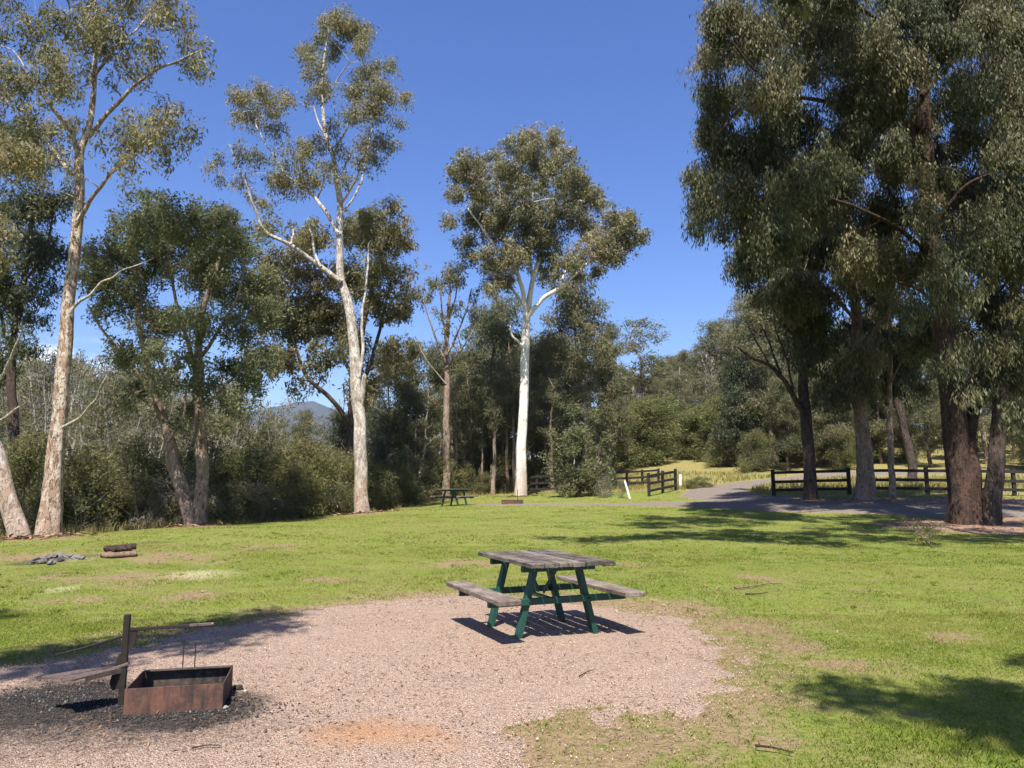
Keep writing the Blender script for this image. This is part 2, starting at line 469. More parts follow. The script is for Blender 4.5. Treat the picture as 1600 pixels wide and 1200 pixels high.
M = dict(
    ground=mat_ground(),
    pad=mat_gravel('gravel', [(0., (.11, .07, .05)), (.25, (.31, .21, .155)), (.6, (.46, .335, .255)), (1., (.58, .45, .355))], 95),
    road=mat_gravel('road_gravel', [(0., (.085, .07, .06)), (.3, (.15, .122, .102)), (.7, (.22, .18, .15)), (1., (.31, .26, .22))], 40, False, .3),
    mulch=mat_gravel('mulch', [(0., (.10, .06, .04)), (.3, (.22, .135, .09)), (.7, (.34, .22, .15)), (1., (.46, .34, .25))], 30, False, .5),
    hill=mat_hill(),
    grass=mat_leaf('grass_blade', [(.12, .175, .022), (.195, .25, .036), (.27, .28, .06), (.36, .30, .13)], .35, .6, .2),
    straw=mat_leaf('dry_grass', [(.20, .15, .06), (.33, .26, .11), (.30, .28, .10), (.20, .21, .06)], .3, .7, .1),
    stone=mat_tone('gravel_stone', [(.055, .045, .038), (.31, .215, .16), (.44, .325, .25), (.56, .44, .35)], .9),
    litter=mat_tone('leaf_litter', [(.05, .03, .02), (.14, .08, .045), (.24, .14, .08), (.36, .26, .17)], .8),
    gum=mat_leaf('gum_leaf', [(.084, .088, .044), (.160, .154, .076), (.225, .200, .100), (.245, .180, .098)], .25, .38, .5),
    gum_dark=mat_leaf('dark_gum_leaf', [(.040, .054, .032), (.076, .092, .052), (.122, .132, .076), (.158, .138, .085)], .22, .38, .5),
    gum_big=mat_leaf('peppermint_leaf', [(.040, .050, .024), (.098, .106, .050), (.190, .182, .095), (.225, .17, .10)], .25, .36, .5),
    wattle=mat_leaf('wattle_leaf', [(.064, .082, .042), (.12, .138, .072), (.175, .185, .10), (.21, .20, .115)], .32, .5, .3),
    shrub=mat_leaf('shrub_leaf', [(.075, .095, .04), (.145, .165, .064), (.20, .205, .088), (.25, .21, .115)], .36, .5, .3),
    far=mat_leaf('forest_leaf', [(.08, .092, .05), (.145, .155, .084), (.205, .195, .108), (.23, .185, .12)], .36, .5, .3),
    bark_white=mat_bark('white_gum_bark', (.78, .74, .67), (.58, .52, .44), (.33, .27, .22), .56, .85, (.42, .33, .265), 3.2, .12, .8, .62),
    bark_patch=mat_bark('patchy_gum_bark', (.72, .62, .50), (.46, .31, .215), (.15, .10, .072), .50, .55, (.44, .30, .21), 2.6, .4, 1.5, .525, .5),
    bark_pale=mat_bark('pale_gum_bark', (.72, .67, .60), (.45, .385, .32), (.19, .145, .11), .50, .7, (.40, .27, .185), 3.4, .4, 1.3, .545, .5),
    bark_tan=mat_bark('tan_bark', (.42, .32, .25), (.30, .22, .165), (.11, .08, .06), .5, 0, None, 2, .5, 1.3, .55),
    bark_dark=mat_bark('dark_bark', (.13, .095, .075), (.085, .06, .05), (.03, .022, .018), .5, 0, None, 2, .6, 1.2),
    bark_red=mat_bark('fissured_bark', (.165, .10, .07), (.10, .066, .05), (.026, .018, .014), .5, 0, None, 2, .85, 1.6),
    bark_grey=mat_bark('grey_bark', (.42, .37, .33), (.30, .26, .23), (.14, .12, .10), .5, 0, None, 2, .4, 1.2),
    wood_top=mat_wood('weathered_timber', (.085, .066, .053), (.24, .205, .175), (.045, .035, .03), 1),
    wood_seat=mat_wood('weathered_seat_timber', (.16, .12, .095), (.28, .235, .20), (.10, .075, .06), 1),
    green=mat_paint('green_painted_steel', (.008, .05, .036), (.014, .062, .046)),
    rust=mat_rust('rusty_steel', [(.125, .056, .037), (.048, .030, .025), (.165, .08, .05), (.022, .018, .017)]),
    rust_in=mat_rust('scorched_steel', [(.075, .055, .042), (.03, .025, .022), (.12, .085, .06), (.014, .012, .011)]),
    soot=mat_rust('sooty_steel', [(.010, .008, .007), (.017, .012, .010), (.036, .020, .014), (.006, .005, .005)]),
    plate=mat_rust('worn_hotplate', [(.12, .085, .07), (.16, .12, .10), (.09, .05, .04), (.045, .038, .035)], .5, .3),
    ash=mat_tone('ash', [(.03, .028, .027), (.10, .095, .09), (.22, .21, .20), (.4, .39, .37)], .95, 30),
    fence=mat_wood('dark_fence_timber', (.022, .019, .017), (.05, .043, .038), (.012, .01, .009), 2),
    fence_grey=mat_wood('grey_fence_timber', (.05, .045, .04), (.11, .095, .085), (.03, .026, .023), 2),
    white=mat_paint('white_post_paint', (.74, .73, .70), (.58, .55, .50), .5),
    log=mat_bark('log_bark', (.16, .10, .075), (.10, .065, .05), (.045, .03, .024), .5, 0, None, 2, .6, 2.0),
    log_pale=mat_bark('pale_log', (.40, .27, .19), (.30, .20, .14), (.15, .10, .07), .5, 0, None, 2, .4, 2.0),
    rock=mat_tone('fire_ring_rock', [(.05, .047, .045), (.17, .16, .15), (.33, .31, .29)], .9, 14, .2, .5),
)

# ------------------------------------------------------------------ ground sheets
def axis_lines():
    xs = [0.0]
    while xs[-1] < 4000:
        a = xs[-1]; st = .06 if a < 7 else (.06 + .0125 * (a - 7) if a < 42 else .08 * (a - 36))
        xs.append(a + st)
    xs = np.array(xs); xs = np.r_[-xs[:0:-1], xs]
    ys = [3.0]
    while ys[-1] < 6000:
        a = ys[-1]; st = max(.06, .0065 * a) if a < 62 else .08 * (a - 57)
        ys.append(a + st)
    neg = [3.0]
    while neg[-1] > -60: neg.append(neg[-1] - (.3 if neg[-1] > 0 else 2.5))
    neg += [-200, -900, -3000]
    return xs, np.r_[np.array(neg[:0:-1]), np.array(ys)]
GX, GY = axis_lines()

def sheet(name, mat, x0, x1, y0, y1, zoff=None, attrs=(), label=None):
    xs = GX[(GX >= x0) & (GX <= x1)]; ys = GY[(GY >= y0) & (GY <= y1)]
    X, Y = np.meshgrid(xs, ys); X, Y = X.ravel(), Y.ravel()
    Z = terrain(X, Y)
    keep = None
    if zoff is not None:
        off = zoff(X, Y); Z = Z + off
        keep = off > -.03
    nx, ny = len(xs), len(ys)
    i = np.arange(nx * ny).reshape(ny, nx)
    F = np.stack([i[:-1, :-1], i[:-1, 1:], i[1:, 1:], i[1:, :-1]], -1).reshape(-1, 4)
    if keep is not None: F = F[keep[F].any(1)]
    used = np.unique(F); remap = np.zeros(nx * ny, int); remap[used] = np.arange(len(used)); F = remap[F]
    X, Y, Z = X[used], Y[used], Z[used]
    at_ = {k: f(X, Y) for k, f in attrs}
    o = link(name, mesh_np(name, np.c_[X, Y, Z], F, mat, at_, True))
    o['kind'] = 'structure'
    return o

def a_dirt(x, y):
    pad = m_pad(x, y); m = m_dirt(x, y)
    m = np.maximum(m, .8 * sstep(-1.5, .1, pad + .9 * (fbm(x, y, 2, 4, 73) - .5)))
    m = np.maximum(m, .8 * sstep(-.8, .1, m_road(x, y)))
    return np.maximum(m, .8 * sstep(-.7, .1, m_mulch(x, y)))
sheet('ground', M['ground'], -1e9, 1e9, -1e9, 1e9, None,
      [('dirt', a_dirt), ('char', m_char), ('pale', m_pale), ('rough', lambda x, y: sstep(.4, -.6, m_lawn(x, y)))])
sheet('gravel_pad', M['pad'], -8, 4.5, .5, 13, lambda x, y: np.clip(m_pad(x, y) * .06, -.06, .014), [('clay', m_clay), ('char', m_char)])
sheet('road', M['road'], -4, 42, 24, 62, lambda x, y: np.clip(m_road(x, y) * .06, -.06, .022))
sheet('mulch_bed', M['mulch'], 8, 34, 19, 38, lambda x, y: np.clip(m_mulch(x, y) * .06, -.06, .034))

# far ridges
def ridge(name, pts, dist, depth, seed, foot=-20):
    """pts: crest as (x, height) at a distance of dist metres"""
    xs = np.arange(pts[0][0], pts[-1][0], 22.0)
    cx = np.interp(xs, [p[0] for p in pts], [p[1] for p in pts])
    vs = np.linspace(0, 1, 60)
    X, Vv = np.meshgrid(xs, vs)
    C = np.tile(cx, (60, 1))
    prof = np.where(Vv < .6, sstep(0, .6, Vv), 1 - .7 * sstep(.6, 1, Vv))
    Y = dist - depth * (.6 - Vv)
    nz = fbm(X, Y, .004, 5, seed) - .5
    Z = foot + (C - foot) * prof * (1 + .35 * nz) + 5 * (vnoise(X * .05, Y * .05, seed) - .5)
    i = np.arange(X.size).reshape(X.shape)
    F = np.stack([i[:-1, :-1], i[:-1, 1:], i[1:, 1:], i[1:, :-1]], -1).reshape(-1, 4)
    o = link(name, mesh_np(name, np.c_[X.ravel(), Y.ravel(), Z.ravel()], F, M['hill'], None, True)); o['kind'] = 'structure'
    return o
ridge('mountain', [(-6840, 473), (-4370, 568), (-3325, 606), (-2660, 568), (-2147, 539), (-1710, 387), (-1330, 349), (-1064, 397), (-912, 370), (-570, 226), (190, 112), (1710, 74)], 3800, 2600, 3)

# ------------------------------------------------------------------ grass, stones, litter
def scatter(n, y0, y1, margin=.4):
    """ground points inside the view wedge, even per square metre"""
    y = np.sqrt(rng.uniform(y0 ** 2, y1 ** 2, n)); x = rng.uniform(-1, 1, n) * (.70 * y + margin)
    return x, y

def blades(x, y, h, w, lean=.6, tone=None):
    n = len(x); z = terrain(x, y)
    a = rng.uniform(0, 2 * np.pi, n); la = rng.uniform(0, 2 * np.pi, n); ln = h * lean * rng.uniform(.2, 1.2, n)
    dx, dy = np.cos(a) * w / 2, np.sin(a) * w / 2
    B = np.c_[x, y, z - .004]
    tip = B + np.c_[np.cos(la) * ln, np.sin(la) * ln, h]
    mid = B + np.c_[np.cos(la) * ln * .35, np.sin(la) * ln * .35, h * .6]
    W = np.c_[dx, dy, np.zeros(n)]
    V = np.stack([B - W, B + W, mid + W * .8, tip, mid - W * .8], 1).reshape(-1, 3)
    F = np.arange(n * 5).reshape(n, 5)
    if tone is None: tone = rng.uniform(0, 1, n)
    return V, F, np.repeat(tone, 5)

G = Geo()
for (n, y0, y1, h, w) in ((330000, 3.4, 9, .032, .005), (260000, 9, 18, .03, .008), (170000, 18, 33, .035, .016), (90000, 33, 53, .04, .032)):
    x, y = scatter(n, y0, y1)
    pad = m_pad(x, y); lawn = m_lawn(x, y)
    dens = .45 + .55 * sstep(.3, .6, fbm(x, y, 2.2, 4, 77))
    dens *= (.05 * (pad > .25) * (pad < 1.2) * (fbm(x, y, 1.5, 3, 79) > .52) + sstep(.35, -1.0, pad + .8 * (fbm(x, y, 3, 3, 74) - .5))) * (1 - .8 * m_dirt(x, y)) * (1 - .8 * m_pale(x, y)) * (1 - .9 * m_char(x, y))
    dens *= sstep(.1, -.5, m_road(x, y)) * sstep(.3, -.5, m_mulch(x, y)) * sstep(-.3, .3, lawn)
    k = rng.uniform(0, 1, n) < dens
    x, y = x[k], y[k]
    cl = fbm(x, y, 1.1, 4, 88)
    hh = h * rng.uniform(.4, 1.15, len(x)) * (.65 + .6 * sstep(.45, .75, cl))
    tone = np.clip(.45 + 1.5 * (fbm(x, y, .45, 4, 99) - .5) + 1.0 * (fbm(x, y, 3.5, 3, 98) - .5) + .35 * sstep(4, -6, x) * sstep(6, 14, y) + .5 * (rng.uniform(0, 1, len(x)) < .12) + rng.normal(0, .16, len(x)) - .12, 0, 1)
    G.add(*blades(x, y, hh, w * rng.uniform(.6, 1.3, len(x)), 1.0, tone))
nc = 800
cx, cy_ = scatter(nc, 3.5, 22); k = (m_lawn(cx, cy_) > .5) & (m_pad(cx, cy_) < .1) & (m_road(cx, cy_) < -.3); cx, cy_ = cx[k], cy_[k]
ct = np.clip(rng.normal(.5, .25, len(cx)), 0, 1); ch_ = rng.uniform(.02, .045, len(cx)) * (1 + .01 * cy_); cr = rng.uniform(.02, .07, len(cx))
q = 22; rr_ = np.repeat(cr, q); x = np.repeat(cx, q) + rng.normal(0, 1, len(rr_)) * rr_; y = np.repeat(cy_, q) + rng.normal(0, 1, len(rr_)) * rr_
G.add(*blades(x, y, np.repeat(ch_, q) * rng.uniform(.5, 1.2, len(x)), .004 + .0005 * y, 1.2, np.clip(np.repeat(ct, q) + rng.normal(0, .1, len(x)), 0, 1)))
tag(link('lawn_grass', G.mesh('lawn_grass', M['grass'])), 'short green lawn grass', 'grass', kind='stuff')

# longer dry grass along the forest edge and on the bank behind the fences
G = Geo()
n = 160000
y = np.sqrt(rng.uniform(19 ** 2, 72 ** 2, n)); x = rng.uniform(-.75, .8, n) * y
lw = m_lawn(x, y)
k = (lw < .1) & (lw > -14) & (m_road(x, y) < -.3) & (rng.uniform(0, 1, n) < .25 + .75 * sstep(.4, .6, fbm(x, y, .5, 3, 12)))
x, y = x[k], y[k]
bank = sstep(6, 12, x)
hh = rng.uniform(.1, .38, len(x)) * (1 - .25 * bank) * sstep(.1, -1.5, m_lawn(x, y)) + .06
G.add(*blades(x, y, hh, .012 + .0006 * y, .5, np.clip(rng.normal(.42, .2, len(x)) + .2 * bank, 0, 1)))
tag(link('dry_grass', G.mesh('dry_grass', M['straw'])), 'tall dry straw coloured grass', 'grass', kind='stuff')

def chips(x, y, ln, wd, th, tone, tilt=.25):
    n = len(x); z = terrain(x, y) + .016
    a = rng.uniform(0, np.pi, n); t = rng.normal(0, tilt, n)
    U = np.c_[np.cos(a), np.sin(a), t] * (ln / 2)[:, None]; W = np.c_[-np.sin(a), np.cos(a), rng.normal(0, tilt, n)] * (wd / 2)[:, None]
    C = np.c_[x, y, z + np.abs(t) * ln / 2]
    up = np.array([[0, 0, th]])
    V = np.stack([C - U, C + W + up, C + U, C - W + up], 1).reshape(-1, 3)
    return V, np.arange(n * 4).reshape(n, 4), np.repeat(tone, 4)

# loose stones lying on the pad
octv = np.array([(1,0,0),(0,1,0),(-1,0,0),(0,-1,0),(0,0,1),(0,0,-1)], float)
octf = np.array([(0,1,4),(1,2,4),(2,3,4),(3,0,4),(1,0,5),(2,1,5),(3,2,5),(0,3,5)])
n = 110000
x, y = scatter(n, 3.2, 11)
k = (m_pad(x, y) > -.75 * rng.uniform(0, 1, n) ** 2.2) & (rng.uniform(0, 1, n) < .35 + .65 * sstep(.35, .6, fbm(x, y, 3, 3, 5)))
x, y = x[k], y[k]; n = len(x)
r = rng.uniform(.003, .0075, n) * (1 + .8 * (rng.uniform(0, 1, n) > .985))
V = octv[None] * (r[:, None, None] * rng.uniform(.6, 1.2, (n, 6, 1)))
V = V * np.array([1, 1, .7]) + rng.normal(0, .12, (n, 6, 3)) * r[:, None, None]
a = rng.uniform(0, 6.28, n); ca, sa = np.cos(a)[:, None], np.sin(a)[:, None]
V = np.stack([V[..., 0] * ca - V[..., 1] * sa, V[..., 0] * sa + V[..., 1] * ca, V[..., 2]], -1)
V += np.c_[x, y, terrain(x, y) + .014 + r * .3][:, None]
kk = rng.uniform(0, 1, n) > .75 * m_clay(x, y); x, y, r, V, n = x[kk], y[kk], r[kk], V[kk], int(kk.sum())
tone = np.clip(rng.beta(2.6, 2, n) * (1 - .95 * np.clip(1.3 * m_char(x, y), 0, 1)) , 0, 1)
link('gravel', mesh_np('gravel', V.reshape(-1, 3), (octf[None] + 6 * np.arange(n)[:, None, None]).reshape(-1, 3), M['stone'], {'tone': np.repeat(tone, 6)}))
tag(bpy.data.objects['gravel'], 'loose pinkish crushed stones', 'gravel', kind='stuff')

G = Geo()
for (n, y0, y1, l0, l1, wr) in ((22000, 3.3, 11, .012, .05, .2), (5000, 9, 24, .04, .12, .22)):
    x, y = scatter(n, y0, y1)
    p = 1.0 * sstep(-.9, .2, m_pad(x, y)) * sstep(.38, .6, fbm(x, y, 1.3, 4, 33)) + .5 * m_dirt(x, y) + .08
    p = np.maximum(p, .9 * sstep(-.3, .4, m_mulch(x, y)))
    k = rng.uniform(0, 1, n) < p
    x, y = x[k], y[k]; n = len(x)
    ln = rng.uniform(l0, l1, n)
    G.add(*chips(x, y, ln, ln * wr * rng.uniform(.5, 1.4, n), .003, rng.beta(1.6, 2.2, n)))
n = 14000
x = rng.uniform(9, 32, n); y = rng.uniform(19, 37, n); k = m_mulch(x, y) > -.2
x, y = x[k], y[k]; n = len(x); ln = rng.uniform(.06, .2, n)
v, f, tn = chips(x, y, ln, ln * .22, .004, rng.beta(2, 2, n)); v[:, 2] += .02
G.add(v, f, tn)
for px_, d_, n in ((77, 22.1, 260), (30, 21.6, 160), (309, 27.2, 220), (567, 36, 260), (814, 48, 160), (698, 50, 80)):
    x = (px_ - 800) / FPX * d_ + rng.normal(0, .75, n); y = d_ + rng.normal(-.2, .7, n); ln = rng.uniform(.08, .5, n)
    G.add(*chips(x, y, ln, ln * rng.uniform(.1, .3, n), .02, np.clip(rng.beta(2.2, 1.6, n), 0, 1), .12))
tag(link('leaf_litter', G.mesh('leaf_litter', M['litter'])), 'fallen brown gum leaves and bark flakes', 'leaf litter', kind='stuff')

# ------------------------------------------------------------------ trees
def leaves(C, n_each, spread, L, wr, droop, tone_c, tone_s=.16, drop=.3):
    """C (m,3) spray points; each carries n_each hanging lance-shaped leaves"""
    m = len(C)
    Pn = np.repeat(C, n_each, 0); n = len(Pn)
    Pn = Pn + rng.normal(0, 1, (n, 3)) * np.array([spread, spread, spread * .8])
    Pn[:, 2] -= rng.uniform(0, drop, n)
    D = rng.normal(0, 1, (n, 3)); D /= np.linalg.norm(D, axis=1, keepdims=True)
    D = D + np.array([0, 0, -droop]); D /= np.linalg.norm(D, axis=1, keepdims=True)
    S = np.cross(D, rng.normal(0, 1, (n, 3))); S /= np.linalg.norm(S, axis=1, keepdims=True) + 1e-9
    N = np.cross(D, S)
    ln = (L * rng.uniform(.6, 1.3, n))[:, None]; w = ln * wr * rng.uniform(.7, 1.3, (n, 1))
    V = np.stack([Pn, Pn + D * ln * .42 + S * w / 2 + N * ln * .05, Pn + D * ln, Pn + D * ln * .42 - S * w / 2 + N * ln * .05], 1).reshape(-1, 3)
    tone = np.clip(np.repeat(tone_c, n_each) + rng.normal(0, tone_s, n), 0, 1)
    return V, np.arange(n * 4).reshape(n, 4), np.repeat(tone, 4)

def rand_ball(n, shell=.33):
    v = rng.normal(0, 1, (n, 3)); v /= np.linalg.norm(v, axis=1, keepdims=True)
    return v * (rng.uniform(0, 1, n) ** shell)[:, None]

def grow(limbs, blobs, p):
    """limbs: [(P (k,3), R (k))], blobs: [(centre, radius)], in metres -> wood Geo, leaf Geo"""
    wood = Geo(); leaf = Geo()
    NP, NR = [], []
    for (P, Rr) in limbs:
        m = 6 if Rr[0] > .08 else 4
        Q = crspline(np.c_[P, Rr], m * 2)
        al = np.r_[0, np.cumsum(np.linalg.norm(np.diff(Q[:, :3], axis=0), axis=1))]
        ns_ = max(5, int(al[-1] / max(.1, .55 * Rr[0], al[-1] / 90)))
        Q = np.stack([np.interp(np.linspace(0, al[-1], ns_), al, Q[:, i]) for i in range(4)], 1); Q[-1, 3] *= .4; P2, R2 = Q[:, :3], np.maximum(Q[:, 3], .004)
        k = len(P2); amp = p.get('knob', .06)
        J = rng.normal(0, 1, (k + 8, 3)); J = np.stack([np.convolve(J[:, i], np.hanning(11)[1:-1] / 2.3, 'valid') for i in range(3)], 1) * [1, 1, 0] if k > 3 else np.zeros((k, 3))
        P2 = P2 + J * (R2 * amp * 1.3 + .012)[:, None] * np.minimum(1, np.arange(k) / 3)[:, None]
        sides = 24 if Rr[0] > .2 else (12 if Rr[0] > .08 else 6)
        V, F = tubes(P2[None], R2[None], sides)
        if Rr[0] > .1:
            A = V.reshape(k, sides, 3); c = P2[:, None]
            th = np.arange(sides)
            mod = 1 + amp * (rng.normal(0, 1, (k, sides)) * .28 + np.sin(th * 2 * np.pi / sides * 3 + np.arange(k)[:, None] * .12) * .6 + np.sin(th * 2 * np.pi / sides * 7 + 1.3 + np.arange(k)[:, None] * .2) * .7)
            V = (c + (A - c) * mod[..., None]).reshape(-1, 3)
        wood.add(V, F)
        s = p.get('attach', 2)
        NP.append(P2[k // s:] if P is limbs[0][0] else P2[k // 4:]); NR.append(R2[k // s:] if P is limbs[0][0] else R2[k // 4:])
    if not blobs: return wood, None
    NP, NR = np.vstack(NP), np.concatenate(NR)
    C, T = [], []
    for (c, r) in blobs:
        n = max(2, int(p['clumps'] * (r / p['rc']) ** 2 + .5))
        b = rand_ball(n, .45) * np.array([1, 1, .85]) * r * (1 + p.get('fray', 0) * rng.normal(0, 1, (n, 1)))
        C.append(np.asarray(c) + b)
        T.append(np.full(n, np.clip(rng.normal(p.get('tone', .45), .14), 0, 1)))
    C, T = np.vstack(C), np.concatenate(T) + rng.normal(0, .10, sum(len(c) for c in C))
    d0 = np.array([np.min(((NP - c) ** 2).sum(1)) for c in C])
    order = np.argsort(d0)
    cap = len(NP) + 5 * len(C)
    AP = np.zeros((cap, 3)); AR = np.zeros(cap); k0 = len(NP); AP[:k0] = NP; AR[:k0] = NR
    paths, rads = [], []
    for i in order:
        c = C[i]; D = c - AP[:k0]
        dist = np.sqrt((D ** 2).sum(1))
        cost = dist + .8 * np.maximum(0, -D[:, 2]) - .12 * np.minimum(AR[:k0] * 20, 1) + .25 * (AR[:k0] < .012)
        j = int(np.argmin(cost)); a = AP[j]; ln = dist[j]
        r0 = min(.75 * AR[j], .008 + p.get('bthick', .010) * ln); r1 = max(.35 * r0, .004)
        t = np.linspace(0, 1, 6)[:, None]
        off = rng.normal(0, .10, 3) * ln + np.array([0, 0, .10 * ln])
        path = a + (c - a) * t + off * (4 * t * (1 - t)) + rng.normal(0, .02, (6, 3)) * ln * np.minimum(1, t * 3)
        path[0] = a
        paths.append(path); rads.append(r0 + (r1 - r0) * t[:, 0])
        AP[k0:k0 + 5] = path[1:]; AR[k0:k0 + 5] = (r0 + (r1 - r0) * t[1:, 0]); k0 += 5
    V, F = tubes(np.array(paths), np.array(rads), 5); wood.add(V, F)
    # twigs and sprays
    ns = p['sprays']; m = len(C)
    rc = p['rc'] * rng.uniform(.7, 1.25, m)
    off = rand_ball(m * ns, .45) * np.repeat(rc, ns)[:, None] * np.array([1, 1, .75])
    off[:, 2] -= rng.uniform(0, 1, m * ns) ** 2 * np.repeat(rc, ns) * p.get('hang', 0)
    S = np.repeat(C, ns, 0) + off
    if p.get('twigs', True):
        Pm = np.repeat(C, ns, 0)
        mid = Pm + off * .55 + np.array([0, 0, .08])
        end = S + np.array([0, 0, -.05])
        V, F = tubes(np.stack([Pm, mid, end], 1), np.tile(np.array([.007, .005, .003]) * p.get('twr', 1), (m * ns, 1)), 3)
        wood.add(V, F)
    if p['nl'] > 0:
        leaf.add(*leaves(S, p['nl'], p['sp'], p['L'], p['wr'], p['droop'], np.repeat(T, ns), .17, p.get('drop', .3)))
    return wood, leaf

DEF = dict(clumps=1.5, rc=.5, sprays=7, nl=13, sp=.13, L=.15, wr=.24, droop=1.0, tone=.45, drop=.3)

LN, LL, LW, KC = 1.0, 1.18, 1.25, 1.1
def parse(s): return np.array([[float(v) for v in q.split(',')] for q in s.split()])

def hero(name, label, cat, d, limbs, blobs, bark, leafm, p=None, depth=None, double=1.0, group=None, extra=None):
    """limbs: [('x,y,r x,y,r ..', start depth, end depth)] with photo pixels read into metres at distance d"""
    q = dict(DEF); q.update(p or {}); q['nl'] = int(q['nl'] * LN); q['L'] *= LL; q['wr'] *= LW; k_ = .8; q['rc'] *= k_; q['sprays'] = 6; q['fray'] = .24; q['hang'] = q.get('hang', .9); q['sp'] *= .95; q['clumps'] *= KC; q['twr'] = .8
    sc = d / FPX
    L0 = parse(limbs[0][0])
    b = at(L0[0, 0], L0[0, 1], d); base = np.array([b[0], d, tz(b[0], d)])
    out = []
    for i, (s, d0, d1) in enumerate(limbs):
        A = parse(s); k = len(A)
        dd = d0 + (d1 - d0) * np.linspace(0, 1, k)
        P = np.array([at(a[0], a[1], d + e) for a, e in zip(A, dd)])
        if i == 0 or (s[0] == '+'): P[0, 2] = base[2] + .02; P = np.vstack([P[0] - [0, 0, .35], P]); A = np.vstack([A[0] * [1, 1, 1.25], A])
        if i == 0:
            A[1, 2] *= 1.08
        out.append((P - base, A[:, 2] * sc * (1 if (i == 0 or A[0, 2] > 9) else .8)))
    bl = []
    if blobs is not None and len(blobs):
        B = np.array(blobs, float)
        cx = (B[:, 0] * B[:, 2]).sum() / B[:, 2].sum(); hw = max(np.abs(B[:, 0] - cx).max(), 30)
        dep = depth if depth is not None else hw * sc * .8
        for (x, y, r) in B:
            reps = int(double) + (rng.uniform() < double % 1)
            for _ in range(max(1, reps)):
                e = rng.uniform(-1, 1) * dep * math.sqrt(max(.15, 1 - ((x - cx) / hw) ** 2))
                jx, jy = rng.normal(0, r * .15, 2)
                bl.append((at(x + jx, y + jy, d + e) - base, 1.12 * r * (d + e) / FPX))
    root = thing(name, label, cat, base, 0, group)
    w, l = grow(out, bl, q)
    link('trunk', w.mesh('trunk', M[bark], True), root)
    if l and l.n: link('crown', l.mesh('crown', M[leafm]), root)
    for (nm, lab, s, d0, d1, bk) in (extra or []):
        A = parse(s); P = np.array([at(a[0], a[1], d + e) for a, e in zip(A, np.linspace(d0, d1, len(A)))]) - base
        ww, _ = grow([(P, A[:, 2] * sc)], None, q)
        o = link(nm, ww.mesh(nm, M[bk], True), root); o['label'] = lab
    return root

# --- the tall gum by the lawn's edge, nearest the fire ring
hero('gum_tree', 'tall gum with cream and brown peeling bark and two bare white lower limbs', 'tree', 22.1,
 [('77,836,18.06 84,760,13.76 90,680,11.61 98,580,10.32 105,490,9.46 112,420,8.60 119,350,8.17 123,290,7.31 125,240,6.45 140,198,5.16 147,150,4.30 148,105,3.87 150,40,3.01 145,-50,1.72', 0, .6),
  ('124,244,5 112,210,4.5 97,187,4 67,150,3 40,110,2', .1, -1.5), ('138,215,5 187,157,4 227,120,3 273,97,2.2 318,77,1.2', .2, -1),
  ('121,347,5 140,315,4 160,287,3.4 200,240,2.6 250,193,1.6', 0, 1.2), ('118,355,4 150,300,3.4 185,262,2.4 215,240,1.4', 0, -1.4), ('112,273,4 77,227,3 33,180,1.8', 0, 1.4), ('147,120,3.5 185,70,2.5 215,45,1.8 235,20,1.2', .4, 1.5),
  ('148,80,3 120,40,2.2 105,0,1.4', .4, -1.2)],
 [(40,40,50),(110,20,55),(180,30,42),(240,5,42),(300,70,26),(312,90,14),(150,60,50),(90,110,45),(20,110,42),(210,95,32),(262,165,36),(225,190,38),(302,190,22),(190,215,30),(50,180,40),(100,185,28),(15,235,36),(70,250,34),(195,255,26),(265,225,24),(100,-60,70),(200,-60,60),(0,-40,60),(285,30,25),(240,60,25)],
 'bark_patch', 'gum', dict(clumps=1.5, rc=.42, L=.14, tone=.5, nl=13, sp=.12), 3.2, 1.3,
 extra=[('dead_limb', 'bare white lower limb', '97,668,2.6 112,660,2.2 128,650,1.9 140,636,1.7 152,622,1.4 158,604,1.1 171,578,.5', 0, -1.2, 'bark_pale'),
        ('dead_limb', 'bare white limb forking upward', '109,490,2.8 124,471,2.4 141,460,2.1 158,441,1.8 176,434,1.4 190,423,1.1 212,415,.8 240,403,.4', 0, -.8, 'bark_pale')])

hero('gum_tree', 'pale gum leaning away from the tall peeling gum, its base touching that trunk', 'tree', 21.6,
 [('30,838,15 16,790,13 0,735,12 -22,660,11 -45,590,10 -65,500,8 -75,400,6 -80,300,4', 0, .5), ('-38,615,5 0,590,4 14,565,3.4 26,540,2.6 34,512,1.4', .3, -.6), ('-30,668,4 5,655,3 32,634,1.5', .2, -.5),
  ('-65,500,4 -20,420,3 10,360,2', .3, .8)],
 [(-70,380,60),(-60,300,60),(-110,300,60),(-30,330,40),(-90,420,50),(-40,400,35),(0,340,22),(-60,220,50)], 'bark_pale', 'gum', dict(clumps=1.0, rc=.42, tone=.5), 2, 1.3)

hero('gum_tree', 'dark leafy tree behind the tall peeling gum, at the edge of the picture', 'tree', 31,
 [('22,800,8 20,680,7 18,600,6.5 20,540,6 34,460,5 44,400,4 50,330,3', 0, .5), ('20,560,4 0,490,3.4 -10,420,2.6', 0, .8), ('38,440,3 70,390,2.2 85,330,1.5', 0, -.8)],
 [(20,450,42),(45,380,42),(15,320,46),(65,310,34),(15,520,34),(50,490,24),(10,240,42),(60,230,34),(90,380,26),(75,430,22),(-20,400,40),(110,300,22),(30,200,30),(-10,560,28),(45,540,16)],
 'bark_dark', 'gum_dark', dict(clumps=2.3, rc=.5, L=.17, tone=.4, nl=13), 2.2, 1.5)

